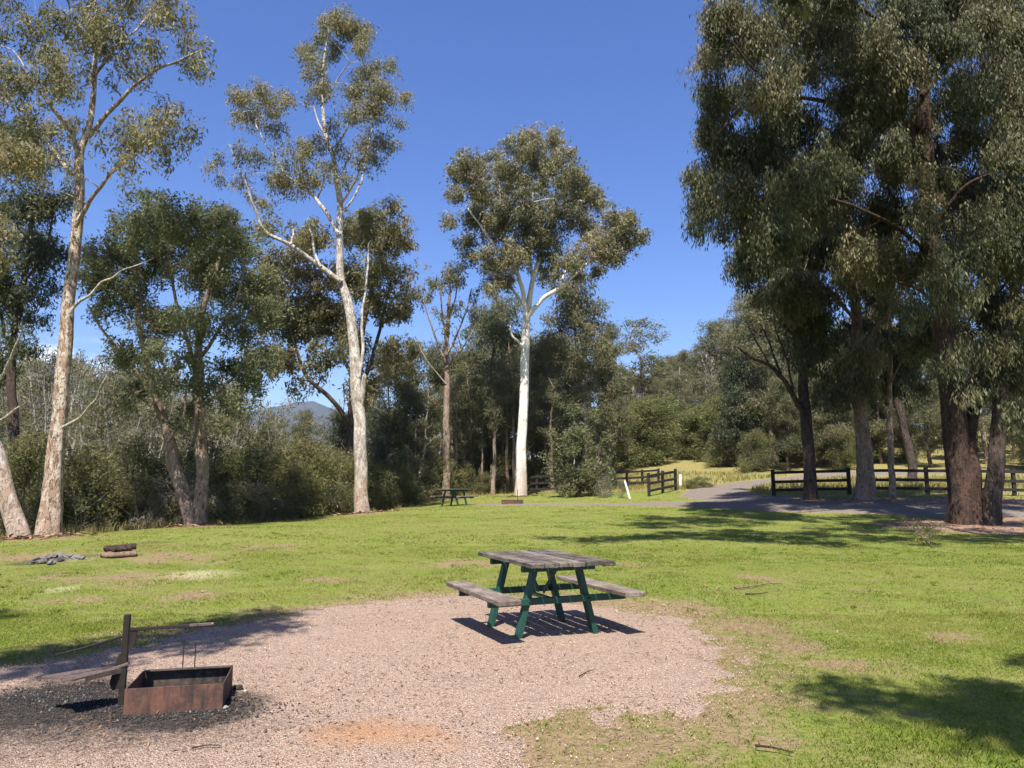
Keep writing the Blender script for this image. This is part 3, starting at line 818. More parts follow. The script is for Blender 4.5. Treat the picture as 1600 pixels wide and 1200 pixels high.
hero('wattle_tree', 'bushy dark tree with two tan trunks joined at the base, on the lawn edge', 'tree', 27.2,
 [('304,822,13 290,780,11 273,730,10 265,692,8.5 253,650,7 238,605,6 226,550,4.6 215,490,3.2 220,420,2.4', 0, .6), ('+313,822,11 315,760,9.5 314,690,8.5 312,630,7.5 311,560,6 314,500,5 332,440,4 350,385,3'.replace('+', ''), .1, -.3),
  ('254,655,4 225,600,3.4 190,550,3 160,515,2.2 136,474,1.4', .1, -1.5), ('312,610,5 292,530,4 272,455,3 262,380,2', 0, 1), ('313,560,4 345,510,3.2 372,460,2.4 385,400,1.6', 0, -1.2), ('312,640,3 345,610,2.4 375,580,1.6', 0, 1),
  ('262,690,3 285,655,2.4 292,600,2', 0, .6)],
 [(235,305,34),(230,345,42),(185,385,34),(290,350,38),(340,345,38),(375,375,34),(250,410,46),(320,420,48),(380,440,40),(195,450,38),(240,500,36),(300,500,40),(360,510,40),(405,480,28),(200,545,26),(255,580,26),(330,600,30),(275,650,16),(345,655,20),(150,430,22),(385,570,24),(160,490,18),(300,560,25),(350,560,28),(410,430,24),(140,390,16),(215,600,14),(400,600,22),(420,545,22),(362,622,20),(200,618,14),(300,640,16),(235,540,22)],
 'bark_tan', 'wattle', dict(clumps=2.5, rc=.42, L=.13, wr=.28, tone=.55, nl=15, sp=.12, droop=.5, drop=.2), 3.0, 1.6)

hero('gum_tree', 'very tall white gum with a broken stub on the lawn edge', 'tree', 36,
 [('567,803,11.18 566,760,10.35 562,690,9.94 559,640,9.52 556,580,8.69 553,540,7.87 547,490,7.45 538,455,6.79 531,430,6.21 531,380,5.38 531,330,4.97 527,290,4.47 520,245,3.65 510,215,3.15 505,170,2.65 503,130,2.32 508,80,1.66 515,40,0.99', 0, .5),
  ('560,645,6 566,615,5.5 569,598,4.8 570,584,4', 0, -.35), ('561,590,3.6 567,548,3.2 565,500,2.6 573,440,2.1 576,380,1.5', 0, .6),
  ('533,440,5.2 505,420,5 480,401,4.4 455,383,3.9 425,369,3.4 408,355,3 400,330,2.6 392,310,2.2 383,283,1.8 368,255,1.4 358,225,1', 0, -2.2),
  ('502,417,3 492,395,2.6 488,370,2 480,340,1.6', -.6, .4), ('455,382,2.4 459,362,2 453,343,1.4', -1.2, -.6),
  ('530,368,4.6 512,335,4 493,310,3.4 480,295,3 462,284,2.6 445,272,2 430,245,1.6 415,225,1.4 400,195,1.1', .1, 1.6), ('495,312,2.4 503,290,2 507,275,1.4', .8, .4),
  ('531,322,3 545,300,2.6 560,270,2.2 570,240,1.9 583,222,1.3', .2, -1.4), ('533,335,2.6 552,310,2.3 566,280,1.9 575,232,1.4 588,165,1', .2, 1.2),
  ('520,243,2.6 535,213,2.2 546,190,1.8 551,155,1.2', .3, -.8), ('527,288,2.4 540,258,2 551,232,1.4', .3, 1), ('510,214,2.2 497,190,1.8 490,165,1.2', .4, 1), ('505,165,1.8 530,120,1.4 548,95,1', .4, -.6)],
 [(530,28,26),(556,42,22),(503,45,17),(522,72,24),(572,40,12),(470,76,12),(493,105,17),(482,72,10),(572,105,24),(600,135,26),(585,165,28),(615,185,15),(555,135,20),(553,180,22),(603,212,15),(488,140,18),(505,128,14),(635,150,8),(520,185,14),(498,218,14),(415,138,28),(380,148,20),(428,165,18),(400,185,22),(444,152,11),(366,175,12),(430,205,16),(375,228,17),(345,243,11),(400,238,18),(450,248,24),(430,275,18),(480,230,18),(375,270,13),(508,248,17),(540,228,14),(475,275,17),(575,210,17),(600,100,14),(330,255,6),(620,225,9),(565,70,12),(395,300,12),(450,290,14),(500,275,14),(560,250,16),(585,240,12),(345,270,8),(415,310,10),(540,275,10)],
 'bark_pale', 'gum', dict(clumps=2.1, rc=.46, L=.15, tone=.5, nl=14, sp=.14), 3.4, 1.35)

hero('gum_tree', 'broad dark-limbed gum close behind the tall white gum with the broken stub', 'tree', 44,
 [('546,792,9 549,700,8 551,640,7 556,560,6 573,480,4.6 590,420,3.4 600,370,2.2', 0, .5), ('549,665,5 520,625,4.4 492,602,4 476,582,3.4 455,520,2.6 440,460,1.8 430,400,1.2', 0, -1.5), ('554,640,4.5 575,580,4 592,520,3.2 606,460,2.2 620,410,1.4', 0, -1.2),
  ('553,600,4 530,540,3.2 505,470,2.4 490,410,1.6', 0, 1.4), ('575,580,2.6 605,555,2 625,530,1.3', -.4, -1)],
 [(600,365,34),(628,348,20),(580,415,38),(622,425,22),(560,350,30),(590,475,36),(628,470,16),(480,370,30),(440,400,30),(480,430,40),(430,440,32),(510,480,36),(460,500,36),(560,540,34),(605,545,30),(510,555,30),(425,350,20),(450,555,22),(420,485,30),(400,560,22),(575,600,24),(540,420,30),(530,500,30),(610,320,16),(645,380,10),(590,330,18),(480,600,15)],
 'bark_dark', 'gum', dict(clumps=2.7, rc=.6, L=.22, tone=.5, nl=13, sp=.16, wr=.26), 4.5, 1.5)

hero('gum_tree', 'slim gum with a pinkish trunk and small thin crown, behind the far picnic table', 'tree', 50,
 [('698,768,6 697,700,5.4 697,640,4.8 698,580,4.4 697,540,3.8 700,500,3 703,450,1.8', 0, .4), ('697,567,2.4 682,532,2 669,495,1.5 661,468,1', 0, -.6), ('697,556,2.4 715,520,2 730,480,1.5 737,450,1', 0, .6), ('697,535,2 690,480,1.6 689,435,1', 0, -.5), ('700,505,2 713,460,1.5 716,425,1', 0, .4), ('697,600,1.5 665,560,1.2 648,525,.8', 0, .8), ('697,575,1.5 725,540,1.2 745,505,.8', 0, -.5)],
 [(700,425,20),(720,435,18),(682,436,16),(665,465,14),(742,458,12),(716,475,17),(690,485,15),(738,485,10),(703,512,12),(655,450,8),(725,412,10)], 'bark_tan', 'gum', dict(clumps=.9, rc=.5, L=.2, tone=.4, nl=11), 1.4, 1.2)

hero('gum_tree', 'gum with a clean white trunk and full rounded crown, in front of the dark fence', 'tree', 48,
 [('813,777,9.24 814,740,8.36 816,690,7.57 818,630,7.04 820,570,6.69 822,515,6.16 824,488,5.28 830,450,4.05 838,420,3.34 850,385,2.46 857,350,1.58', 0, .3), ('819,543,2.6 808,532,2.2 800,524,2 797,508,1.4', 0, -.5),
  ('823,500,5 817,457,4.4 801,412,3.6 777,389,3 753,355,2.2 729,324,1.5', 0, -2), ('819,478,3 795,445,2.4 775,430,2 752,424,1.4', 0, 1.2),
  ('832,440,3 826,375,2.6 822,320,2 828,260,1.4', .2, .8), ('845,398,2.4 835,345,2 832,300,1.5', .2, -1.4),
  ('824,495,5 848,467,4.4 875,449,3.8 905,422,3 928,404,2.4 955,380,1.6 985,355,1', 0, -1.2), ('872,450,3.4 893,408,2.8 908,372,2.3 925,355,1.8 942,345,1.2', -.4, 1.4), ('850,387,2 870,340,1.6 885,290,1.2', .2, 1.6), ('801,412,2.2 785,350,1.7 780,280,1.2', -1, 0)],
 [(830,207,24),(803,218,21),(860,213,21),(882,236,16),(850,246,25),(772,240,16),(732,258,25),(710,264,16),(745,288,26),(712,298,16),(790,268,26),(832,288,30),(880,280,30),(912,300,25),(868,318,34),(800,328,34),(840,355,34),(778,348,26),(748,335,20),(728,372,17),(755,388,17),(770,408,16),(900,345,26),(935,310,12),(962,338,20),(987,333,18),(1003,358,11),(970,368,20),(940,370,20),(912,385,20),(890,405,16),(858,398,20),(820,388,25),(942,400,15),(702,340,9),(962,400,11),(800,395,20),(830,328,26),(892,262,18),(815,245,22),(760,310,22),(770,440,12),(790,430,14),(850,430,14),(905,430,12),(930,420,12),(735,395,12),(875,425,12),(955,385,16)],
 'bark_white', 'gum', dict(clumps=3.1, rc=.55, L=.19, tone=.5, nl=14, sp=.15, wr=.26), 4.2, 1.4)

# --- the big trees on the other side
hero('gum_tree', 'huge dark gum with fissured red-brown twin trunk and heavy hanging foliage', 'tree', 25,
 [('1503,822,22 1500,780,19.5 1495,720,18 1486,640,17 1478,560,16 1470,480,15.5 1462,420,16 1455,360,14 1450,290,12 1445,235,11 1443,180,10 1442,113,9.5 1438,40,8 1434,-60,6 1430,-160,4', 0, .3),
  ('1524,822,13 1520,770,12 1514,700,11 1519,652,9.5 1534,604,8.5 1546,540,7.5 1548,470,6.5 1560,400,5 1575,330,3.5', -.25, 1.0),
  ('1450,285,8 1428,222,7 1412,186,6 1390,140,5 1350,90,4 1310,50,3', 0, -1.5), ('1443,200,5 1380,178,4.4 1300,160,4 1220,150,3.4 1160,170,2.8 1120,210,2', 0, -3), ('1440,120,5 1400,60,4.4 1340,10,4 1240,-30,3.2 1150,-20,2.4', 0, -2.5),
  ('1456,370,5 1480,325,4.4 1512,290,3.6 1555,268,2.6', 0, -1.5), ('1440,150,5 1490,95,4.4 1540,45,3.4 1590,10,2.4', 0, 1.2), ('1460,405,5 1425,372,4.4 1385,345,3.6 1330,322,3 1270,300,2.4', 0, -2.5), ('1470,485,4 1435,452,3.2 1400,440,2.4', 0, -1.5), ('1548,470,3 1580,430,2.4 1600,380,2', .8, 1.2),
  ('1230,150,2.6 1180,110,2.2 1140,60,1.6', -2, -2.6), ('1270,300,2 1200,290,1.8 1140,300,1.4', -2.5, -3.2)],
 [(1135,18,34),(1115,80,24),(1128,145,34),(1108,200,28),(1135,235,38),(1100,262,22),(1112,310,26),(1090,335,14),(1150,285,34),(1180,55,46),(1200,130,46),(1190,210,46),(1180,325,34),(1240,25,46),(1270,95,46),(1250,190,50),(1240,270,46),(1210,345,40),(1310,45,46),(1330,135,46),(1320,225,46),(1300,305,46),(1370,55,46),(1385,140,38),(1385,250,36),(1370,330,40),(1420,15,44),(1480,50,42),(1530,25,46),(1585,45,46),(1500,130,40),(1560,125,46),(1505,215,36),(1560,205,46),(1515,295,40),(1575,300,46),(1535,375,44),(1585,400,36),(1425,405,26),(1395,395,34),(1340,395,38),(1505,440,24),(1560,470,30),(1590,220,40),(1450,-60,80),(1310,-60,70),(1560,-60,80),(1230,-50,45),(1440,330,20),(1130,350,14),(1085,300,10),(1480,340,30),(1500,30,40),(1410,220,26),(1480,270,26),(1545,330,34),(1595,300,34),(1600,140,34),(1460,420,18),(1360,190,36),(1285,250,36),(1230,300,36),(1540,440,26),(1590,520,24),(1450,250,24),(1440,170,26),(1470,400,22),(1430,460,20),(1490,540,18),(1540,580,20),(1460,500,28),(1500,520,26),(1540,535,28),(1582,580,28),(1602,630,22),(1430,520,22),(1470,565,16),(1590,480,30),(1520,600,14),(1420,90,34),(1450,310,20)],
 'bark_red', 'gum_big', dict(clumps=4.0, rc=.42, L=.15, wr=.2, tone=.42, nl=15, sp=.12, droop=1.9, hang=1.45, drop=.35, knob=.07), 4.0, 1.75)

hero('gum_tree', 'slimmer dark trunk leaning outward right beside the huge fissured gum', 'tree', 24.6,
 [('1549,820,13 1550,770,12.5 1555,720,11.5 1560,660,10.5 1565,600,9.5 1572,540,9 1581,480,8 1592,430,7 1606,370,6 1630,280,4.5 1650,180,3', 0, .4), ('1585,460,3.4 1560,410,2.6 1545,370,2', 0, -.8), ('1606,370,3 1580,310,2.2 1570,260,1.5', .2, -.6)],
 [(1590,350,34),(1630,300,50),(1620,200,50),(1660,400,50),(1600,470,22),(1575,540,18),(1640,100,50),(1680,250,50),(1598,560,18)],
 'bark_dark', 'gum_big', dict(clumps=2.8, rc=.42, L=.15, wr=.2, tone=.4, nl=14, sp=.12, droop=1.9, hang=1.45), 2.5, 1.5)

hero('gum_tree', 'gum with a thick flaky grey-brown lower trunk against the gap in the fence', 'tree', 33,
 [('1352,783,15.5 1351,745,13 1348,690,11 1344,640,10 1340,590,9 1338,520,8 1335,450,7 1330,380,5.5 1322,300,4', 0, .4), ('1340,560,4 1370,510,3.4 1400,470,2.6 1420,430,2', 0, -1), ('1338,500,4 1300,460,3.4 1265,430,2.6 1225,400,2', 0, -1.5), ('1335,440,4 1370,390,3 1400,340,2', 0, 1.5)],
 [(1300,440,38),(1380,465,38),(1440,480,24),(1270,495,32),(1340,515,38),(1400,535,32),(1310,565,22),(1250,400,42),(1225,440,30),(1370,400,40),(1310,370,40),(1280,330,40),(1350,580,20),(1420,560,18),(1440,530,16),(1230,330,36),(1330,600,16),(1390,590,20),(1300,610,14),(1360,540,24),(1430,600,14)],
 'bark_tan', 'gum_big', dict(clumps=4.0, rc=.46, L=.17, wr=.22, tone=.36, nl=14, sp=.13, droop=1.7, hang=1.4), 3.2, 1.6)

hero('gum_tree', 'dark gum with a low bare bough, in front of the short fence panel', 'tree', 33.5,
 [('1266,782,10 1265,725,9 1260,672,8.6 1256,620,8 1254,560,7 1250,500,6 1246,430,5 1240,360,3.6 1236,290,2.6', 0, .4), ('1258,650,5.5 1240,618,5 1222,590,4.4 1202,570,3.6 1176,560,2.6 1150,542,1.6', 0, -.8), ('1222,590,2.6 1205,545,2 1190,510,1.4', -.3, .6), ('1240,618,2.6 1232,570,2 1215,525,1.6 1208,490,1', -.2, -1), ('1252,540,3 1220,500,2.2 1195,460,1.6 1175,420,1.2', .2, -1.5), ('1250,500,3 1275,460,2.4 1290,420,1.8', .2, 1), ('1202,570,1.8 1180,530,1.4 1165,500,1', -.6, -.2), ('1256,600,2 1235,555,1.6 1228,520,1', .2, 1)],
 [(1180,395,32),(1160,425,17),(1215,450,30),(1250,395,38),(1210,380,36),(1185,455,14),(1255,470,28),(1270,530,24),(1235,350,32),(1175,365,28),(1250,560,16),(1145,400,12),(1290,600,16),(1200,330,26)],
 'bark_dark', 'gum_big', dict(clumps=3.8, rc=.46, L=.17, wr=.22, tone=.36, nl=14, sp=.13, droop=1.9, hang=1.45), 2.6, 1.5)

hero('sapling', 'thin straight tan sapling trunk in front of the fence, next to the thick grey-brown gum', 'tree', 32,
 [('1394,784,5.5 1393,740,4.8 1391,690,4.4 1390,640,4 1392,560,3.4 1390,500,2.6 1386,440,1.6', 0, .2), ('1391,600,1.8 1410,560,1.4 1425,530,.8', 0, .4)],
 [(1388,470,20),(1395,520,18),(1375,440,16),(1412,540,12)], 'bark_tan', 'gum_big', dict(clumps=1.2, rc=.4, L=.16, tone=.4), .8, 1)

hero('gum_tree', 'dark bare trunk leaning over beside the white marker post behind the fence', 'tree', 45,
 [('1425,742,6.5 1420,705,6 1412,670,5.4 1404,638,5 1392,600,4.4 1376,562,3.6 1362,520,2.6', 0, .3), ('1404,638,2.4 1420,600,2 1432,560,1.4', 0, .6)],
 [(1370,520,26),(1400,560,22),(1430,550,20),(1350,560,20),(1420,600,16)], 'bark_dark', 'gum_dark', dict(clumps=1.5, rc=.5, L=.2, tone=.3), 1.6, 1.3)

hero('wattle_bush', 'pale green bushy wattle growing in front of the dark fence beside the white-trunked gum', 'bush', 45,
 [('905,768,4 903,730,3.4 900,690,2.6 895,640,1.6', 0, .2), ('900,766,3 880,730,2.4 868,695,1.6', 0, -.5), ('908,766,3 930,735,2.4 938,700,1.6', 0, .5), ('904,730,2 915,680,1.6 918,640,1', 0, .4)],
 [(908,672,22),(888,695,22),(925,695,22),(872,718,18),(905,720,26),(938,722,20),(890,748,18),(925,750,18),(950,745,12),(895,635,13),(918,640,13)],
 'bark_dark', 'wattle', dict(clumps=1.7, rc=.5, L=.17, wr=.24, tone=.7, nl=14, sp=.16, droop=.2), 1.4, 1.4)

# --- trees outside the frame whose shade lies on the lawn and the gravel
def tree_m(name, label, cat, base, limbs, blobs, bark, leafm, p=None):
    q = dict(DEF); q.update(p or {})
    root = thing(name, label, cat, base)
    w, l = grow([(np.array(a)[:, :3], np.array(a)[:, 3]) for a in limbs], [(np.array(b[:3]), b[3]) for b in blobs], q)
    link('trunk', w.mesh('trunk', M[bark], True), root)
    if l and l.n: link('crown', l.mesh('crown', M[leafm]), root)
    return root
SHX, SHY = .09, .60                # a 1 m stick throws its tip this far along x and y
def shade(base, targets):
    """crown clumps (relative to the trunk base) whose shade falls on the given lawn points (x, y, height, radius)"""
    return [(x - SHX * z - base[0], y - SHY * z - base[1], z, r) for x, y, z, r in targets]
ba = (11.4, 12.5)
sh = shade(ba, [(1.2, 20.3, 13, 0.5), (1.9, 20.2, 12.6, 0.75), (2.8, 20.6, 14.8, 0.9), (3.9, 21.2, 14.8, 1.0), (5, 22, 14.8, 1.2), (5.6, 20.4, 12, 1.0), (6.6, 19.9, 11.6, 1.1), (7.6, 18.6, 11.2, 0.9), (6.4, 22.2, 14.8, 1.4), (8.3, 21.3, 14.8, 1.4), (9.6, 20, 12.5, 1.4), (4.6, 25.2, 16, 1.4), (7, 26, 16.5, 1.7), (9.5, 27, 17, 1.8), (11, 23.5, 15.5, 1.8), (12.5, 26, 16.5, 1.8), (12, 20.5, 12.5, 1.5), (14, 22, 14.8, 1.5), (15.5, 21, 14.8, 1.5), (5.6, 28, 18, 1.3), (8, 29.6, 19, 1.5), (14, 28, 18, 1.6), (17, 25, 15, 1.6)])
tree_m('gum_tree', 'gum whose crown shades the grass along the track, beyond the picture edge', 'tree', (*ba, tz(*ba)),
 [[(0,0,-.3,.36),(0,0,0,.3),(.4,.2,4,.24),(.9,.6,8,.19),(.8,1,12,.13),(.5,1.4,17,.07)], [(.8,.7,10.5,.11),(-2.5,.4,12.8,.08),(-5.5,.3,13.2,.06),(-8.5,.2,13.4,.03)], [(.9,.6,8,.12),(3,1,11,.08),(5,1,12,.04)], [(.8,1,11,.1),(-2,1.5,14,.07),(-4,2.5,16,.04)]],
 sh, 'bark_dark', 'gum_big', dict(clumps=2.6, rc=.5, L=.24, wr=.28, droop=1.2, nl=16))
bb = (-8.5, .5)
sh = shade(bb, [(-5.6, 5.38, 9, 0.7), (-5, 5.98, 9.2, 0.62), (-4.5, 6.38, 9.4, 0.58), (-4.0, 6.88, 9.4, 0.55), (-3.6, 7.38, 9.6, 0.6), (-3.25, 7.98, 9.6, 0.55), (-2.95, 8.58, 9.8, 0.5), (-2.8, 9.08, 9.8, 0.32), (-3.5, 6.68, 9.2, 0.35), (-3.0, 7.38, 9.3, 0.3), (-2.6, 7.98, 9.4, 0.18), (-6.4, 5.88, 9.6, 1.1), (-7.5, 5.88, 11, 1.4), (-8.5, 7.38, 12.5, 1.5), (-7, 8.38, 13, 1.3), (-6.2, 4.58, 8.4, 0.9), (-9.5, 5.38, 10.5, 1.4)])
tree_m('gum_tree', 'gum whose crown shades the gravel around the fire pit, beyond the picture edge', 'tree', (*bb, tz(*bb)),
 [[(0,0,-.3,.36),(0,0,0,.3),(.3,0,4,.24),(.6,.2,8,.16),(.4,.3,12,.08)], [(.4,.1,5.5,.12),(2,.3,8,.08),(3.6,.7,9.2,.05),(4.8,1.8,9.6,.03)]],
 sh, 'bark_pale', 'gum', dict(clumps=3.2, rc=.38, L=.2, wr=.3, nl=16, sp=.1))
bc = (8.0, -.5)
sh = shade(bc, [(2.5,5.65,9,.3),(2.8,5.5,9,.42),(3.0,5.1,9,.4),(3.3,5.6,9.2,.5),(3.4,5.0,9,.5),(3.2,4.5,9,.45),(3.9,5.3,9.2,.6),(4.4,5.0,9.2,.6),(4.7,6.6,9.6,.45),(5.2,6.2,9.8,.6),(5.6,5.2,9.6,.9),(6.6,5.6,10,1.1),(7.8,6,11,1.4),(8.4,7,12.5,1.5),(9.6,5.4,10.5,1.4),(4.0,4.4,9,.5),(3.4,3.9,8.8,.4)])
tree_m('gum_tree', 'gum behind the viewpoint whose crown shades the near corner of the lawn', 'tree', (*bc, tz(*bc)),
 [[(0,0,-.3,.36),(0,0,0,.3),(-.3,0,4,.24),(-.6,.2,8,.16),(-.4,.3,12,.08)], [(-.5,.1,5.5,.1),(-2.6,.2,8,.07),(-4.6,.3,8.9,.04)]],
 sh, 'bark_dark', 'gum', dict(clumps=3.0, rc=.38, L=.2, wr=.3, nl=16, sp=.1))

# ------------------------------------------------------------------ forest archetypes
PROTO = {}
def arche(key, name, H, bare, rad, bark, leafm, p, nb=22, stems=1, cone=0, boughs=6, lean=.05, leafy=True, topr=None):
    q = dict(DEF); q.update(dict(L=.28, wr=.28, rc=.55, nl=11, sp=.18, sprays=6, twr=1.6)); q.update(p)
    root = thing(name, 'x', 'tree' if H > 3.5 else 'bush')
    limbs = []; r0 = H * .013 + .03
    for s in range(stems):
        a = rng.uniform(0, 6.28); ln = (lean if stems == 1 else .18) * H
        top = np.array([math.cos(a) * ln, math.sin(a) * ln, H * rng.uniform(.88, 1) if stems > 1 else H * .97])
        t = np.linspace(0, 1, 7)[:, None]
        P = t * top + rng.normal(0, .012 * H, (7, 3)) * np.minimum(1, 3 * t) * [1, 1, 0]
        P[0] = [P[0, 0] + (rng.normal(0, .05) if stems > 1 else 0), P[0, 1], -.4]
        rr = r0 / math.sqrt(stems) * (1 - .88 * t[:, 0])
        limbs.append((P, rr))
        for b in range(boughs // stems):
            u = rng.uniform(max(.08, bare * .8), .85); a2 = rng.uniform(0, 6.28)
            st = np.array([np.interp(u, t[:, 0], P[:, i]) for i in range(3)])
            out = rad * rng.uniform(.5, .95) * (1 - u * .45 if cone == 0 else (1.1 - u))
            rise = out * rng.uniform(.5, 1.3) if cone == 0 else out * rng.uniform(.1, .4)
            e = st + [math.cos(a2) * out, math.sin(a2) * out, rise]
            mid = (st + e) / 2 + [0, 0, -.1 * out if cone == 0 else .1 * out] + rng.normal(0, .06, 3) * out
            rb = max(.012, np.interp(u, t[:, 0], rr) * .55)
            limbs.append((np.array([st, mid, e]), np.array([rb, rb * .65, rb * .3])))
            if not leafy:
                for _ in range(4):
                    w = rng.uniform(.3, 1); s2 = st + (e - st) * w
                    e2 = s2 + (rng.normal(0, .28, 3) + [0, 0, .45]) * out
                    limbs.append((np.array([s2, (s2 + e2) / 2 + rng.normal(0, .05, 3) * out, e2]), np.array([rb * .4, rb * .28, rb * .12])))
    bl = []
    if leafy:
        for k in range(nb):
            u = bare + (1 - bare) * rng.uniform(0, 1) ** .85
            if cone: w = rad * (1.05 - (u - bare) / (1 - bare)) ** .8
            else: w = rad * math.sin(math.pi * (.14 + .80 * ((u - bare) / (1 - bare)))) ** .7
            a = rng.uniform(0, 6.28); rr_ = w * math.sqrt(rng.uniform(0, 1)) * .8
            s = k % stems; P = limbs[0][0]
            c = np.array([np.interp(u * H, P[:, 2], P[:, 0]) + math.cos(a) * rr_, np.interp(u * H, P[:, 2], P[:, 1]) + math.sin(a) * rr_, u * H * .96])
            bl.append((c, rad * rng.uniform(.24, .42)))
    w, l = grow(limbs, bl, dict(q, attach=3))
    link('trunk', w.mesh('trunk', M[bark], True), root)
    if l and l.n: link('crown', l.mesh('crown', M[leafm]), root)
    PROTO[key] = (root, H, [0])
for v in range(2):
    arche(f'slender{v}', 'slender_gum', 14, .5, 2.0, ('bark_tan', 'bark_pale')[v], 'far', dict(clumps=1.5, tone=.5, L=.24), 22)
    arche(f'dense{v}', 'dense_tree', 13, .2, 2.9, 'bark_dark', 'far', dict(clumps=1.5, tone=.38, nl=12, rc=.5, L=.24), 38)
    arche(f'mid{v}', 'leafy_gum', 13, .2, 2.9, 'bark_tan', 'far', dict(clumps=1.6, tone=.5, nl=12, rc=.5, L=.25), 36)
    arche(f'broad{v}', 'broad_gum', 15, .35, 4.2, 'bark_grey', 'far', dict(clumps=1.6, tone=.5), 30)
    arche(f'bare{v}', 'bare_tree', 11, .2, 2.2, 'bark_grey', None, dict(nl=0), 0, boughs=16, leafy=False)
    arche(f'twig{v}', 'thin_grey_sapling', 8, .3, 1.4, 'bark_grey', 'far', dict(clumps=1.3, tone=.42, nl=9, L=.16), 14, stems=2, boughs=16)
    arche(f'shrub{v}', 'shrub', 3.0, .05, 1.7, 'bark_dark', 'shrub', dict(clumps=1.7, tone=.6, L=.13, wr=.22, rc=.34, nl=15, sp=.14, droop=-.2), 26, stems=3, boughs=12)
    arche(f'tea{v}', 'scrub_bush', 2.4, .04, 1.3, 'bark_grey', 'far', dict(clumps=1.6, tone=.6, L=.12, rc=.36, nl=10, sp=.12, droop=.1), 18, stems=3, boughs=9)
arche('young0', 'young_wattle', 6, .02, 2.4, 'bark_dark', 'shrub', dict(clumps=2.2, tone=.62, L=.22, nl=13, droop=.4), 40, stems=2, boughs=10)
arche('young1', 'young_wattle', 6, .02, 2.1, 'bark_dark', 'shrub', dict(clumps=2.2, tone=.45, L=.22, nl=13, droop=.4), 36, stems=3, boughs=12)
arche('cone0', 'conical_tree', 11, .06, 3.2, 'bark_dark', 'gum_dark', dict(clumps=2.0, tone=.34, nl=12), 36, cone=1, boughs=14)

def plant(key, px, d, top=None, h=None, label=None, group=None, rz=None, wide=1.0):
    """stand a copy of a forest plant d metres away in the photo's column px; its height reaches row top, or is h metres"""
    root, H, used = PROTO[key]
    x = (px - 800) / FPX * d * 1.0
    z = tz(x, d) - .05
    if h is None: h = at(px, top, d)[2] - z
    s = h / H
    rz = rng.uniform(0, 6.28) if rz is None else rz
    sc = (s * wide, s * wide, s)
    if used[0] == 0:
        used[0] = 1; root.location = (x, d, z); root.rotation_euler = (0, 0, rz); root.scale = sc
        root['label'] = label
        if group: root['group'] = group
        return root
    return dup(root, (x, d, z), rz, sc, label, group)

# single ones that can be told apart
SPEC = [('dense0',757,58,470,'dark dense tree filling the space between the slim pink-trunked gum and the white-trunked gum',1.1),
 ('dense1',730,62,500,'dark dense tree directly behind the slim pink-trunked gum',1.0), ('dense0',793,66,455,'dark crown showing just behind the upper trunk of the white-trunked gum',1.0),
 ('mid0',918,60,432,'tall olive gum rising behind the pale wattle bush, topping its neighbours',1.1), ('mid1',868,56,520,'leafy olive tree beside the white trunk, behind the fence',1.2),
 ('mid1',950,64,560,'lower olive tree on the sky gap side of the tall olive gum behind the wattle',1.0),('dense1',895,70,500,'dark tree wedged behind the two olive trees at the fence',1.1),
 ('mid0',640,56,535,'olive leafy gum between the tall white gum and the slim pink-trunked gum',1.0),('dense0',605,54,560,'dark tree just behind the tall white gum trunk on its sunny side',1.0),('mid1',668,64,545,'olive gum with a pointed top beside the slim pink-trunked gum',.8),
 ('slender0',1005,84,487,'slim tall gum standing alone above the scrub beyond the gate',1.75),('mid1',962,78,505,'tall leafy gum at the edge of the sky gap beyond the wattle bush',.8),('mid0',1035,90,568,'leafy gum just beside the tall slim one beyond the gate',.9),('broad1',1130,80,500,'pale crowned gum leaning toward the bare dead trees',.9),('mid0',1070,92,548,'small rounded gum next to the bare dead tree beyond the gate',.7),
 ('bare0',1102,88,505,'bare dead tree poking above the scrub beyond the gate',1.0),('bare1',1118,96,520,'second bare dead tree close behind the first beyond the gate',.9),
 ('cone0',1152,62,556,'dark cone-shaped tree on the grassy bank beyond the road',.9),('broad0',1175,72,452,'pale olive gum behind the dark cone-shaped tree',.9),
 ('slender1',985,96,570,'slim pale-trunked gum beside the lone tall gum beyond the gate',.9),('slender0',1040,100,575,'slim gum in the gap between the lone tall gum and the rounded gum',.9),
 ('dense1',1228,58,560,'dark tree behind the bare bough at the fence end',1.0),('mid0',1300,60,540,'leafy tree seen between the two trunks at the fence',1.0),('mid1',1375,62,560,'leafy tree behind the thin tan sapling',1.1),('dense0',1452,58,545,'dark tree behind the fence next to the huge gum trunk',1.1),('mid0',1540,60,520,'leafy tree showing behind the leaning dark trunk',1.2),('mid1',1600,54,540,'leafy tree at the far end of the fence',1.2),
 ('mid1',480,62,640,'olive tree below the blue mountain',.8),('dense1',530,56,610,'dark shaded tree just before the tall white gum',.8),('broad1',415,70,655,'spreading grey-green tree at the foot of the mountain view',.8)]
for (k, px, d, top, lab, wd) in SPEC: plant(k, px, d, top, None, lab, None, None, wd)
# small wattles
plant('shrub0', 880, 47, None, .9, 'low round bush at the foot of the white-trunked gum, by the fence')
plant('tea0', 939, 43.5, None, 1.3, 'small yellow-green sapling bush by the end of the fence')
plant('tea1', 969, 42.4, None, 1.1, 'small bare brown shrub beside the leaning white post', None, None, .6)
plant('shrub1', 1098, 47.5, None, .75, 'low dark bracken mound beside the road past the gate', None, None, 2.0)
plant('shrub0', 1078, 47, None, .6, 'low dark fern clump right behind the gate post', None, None, 1.6)

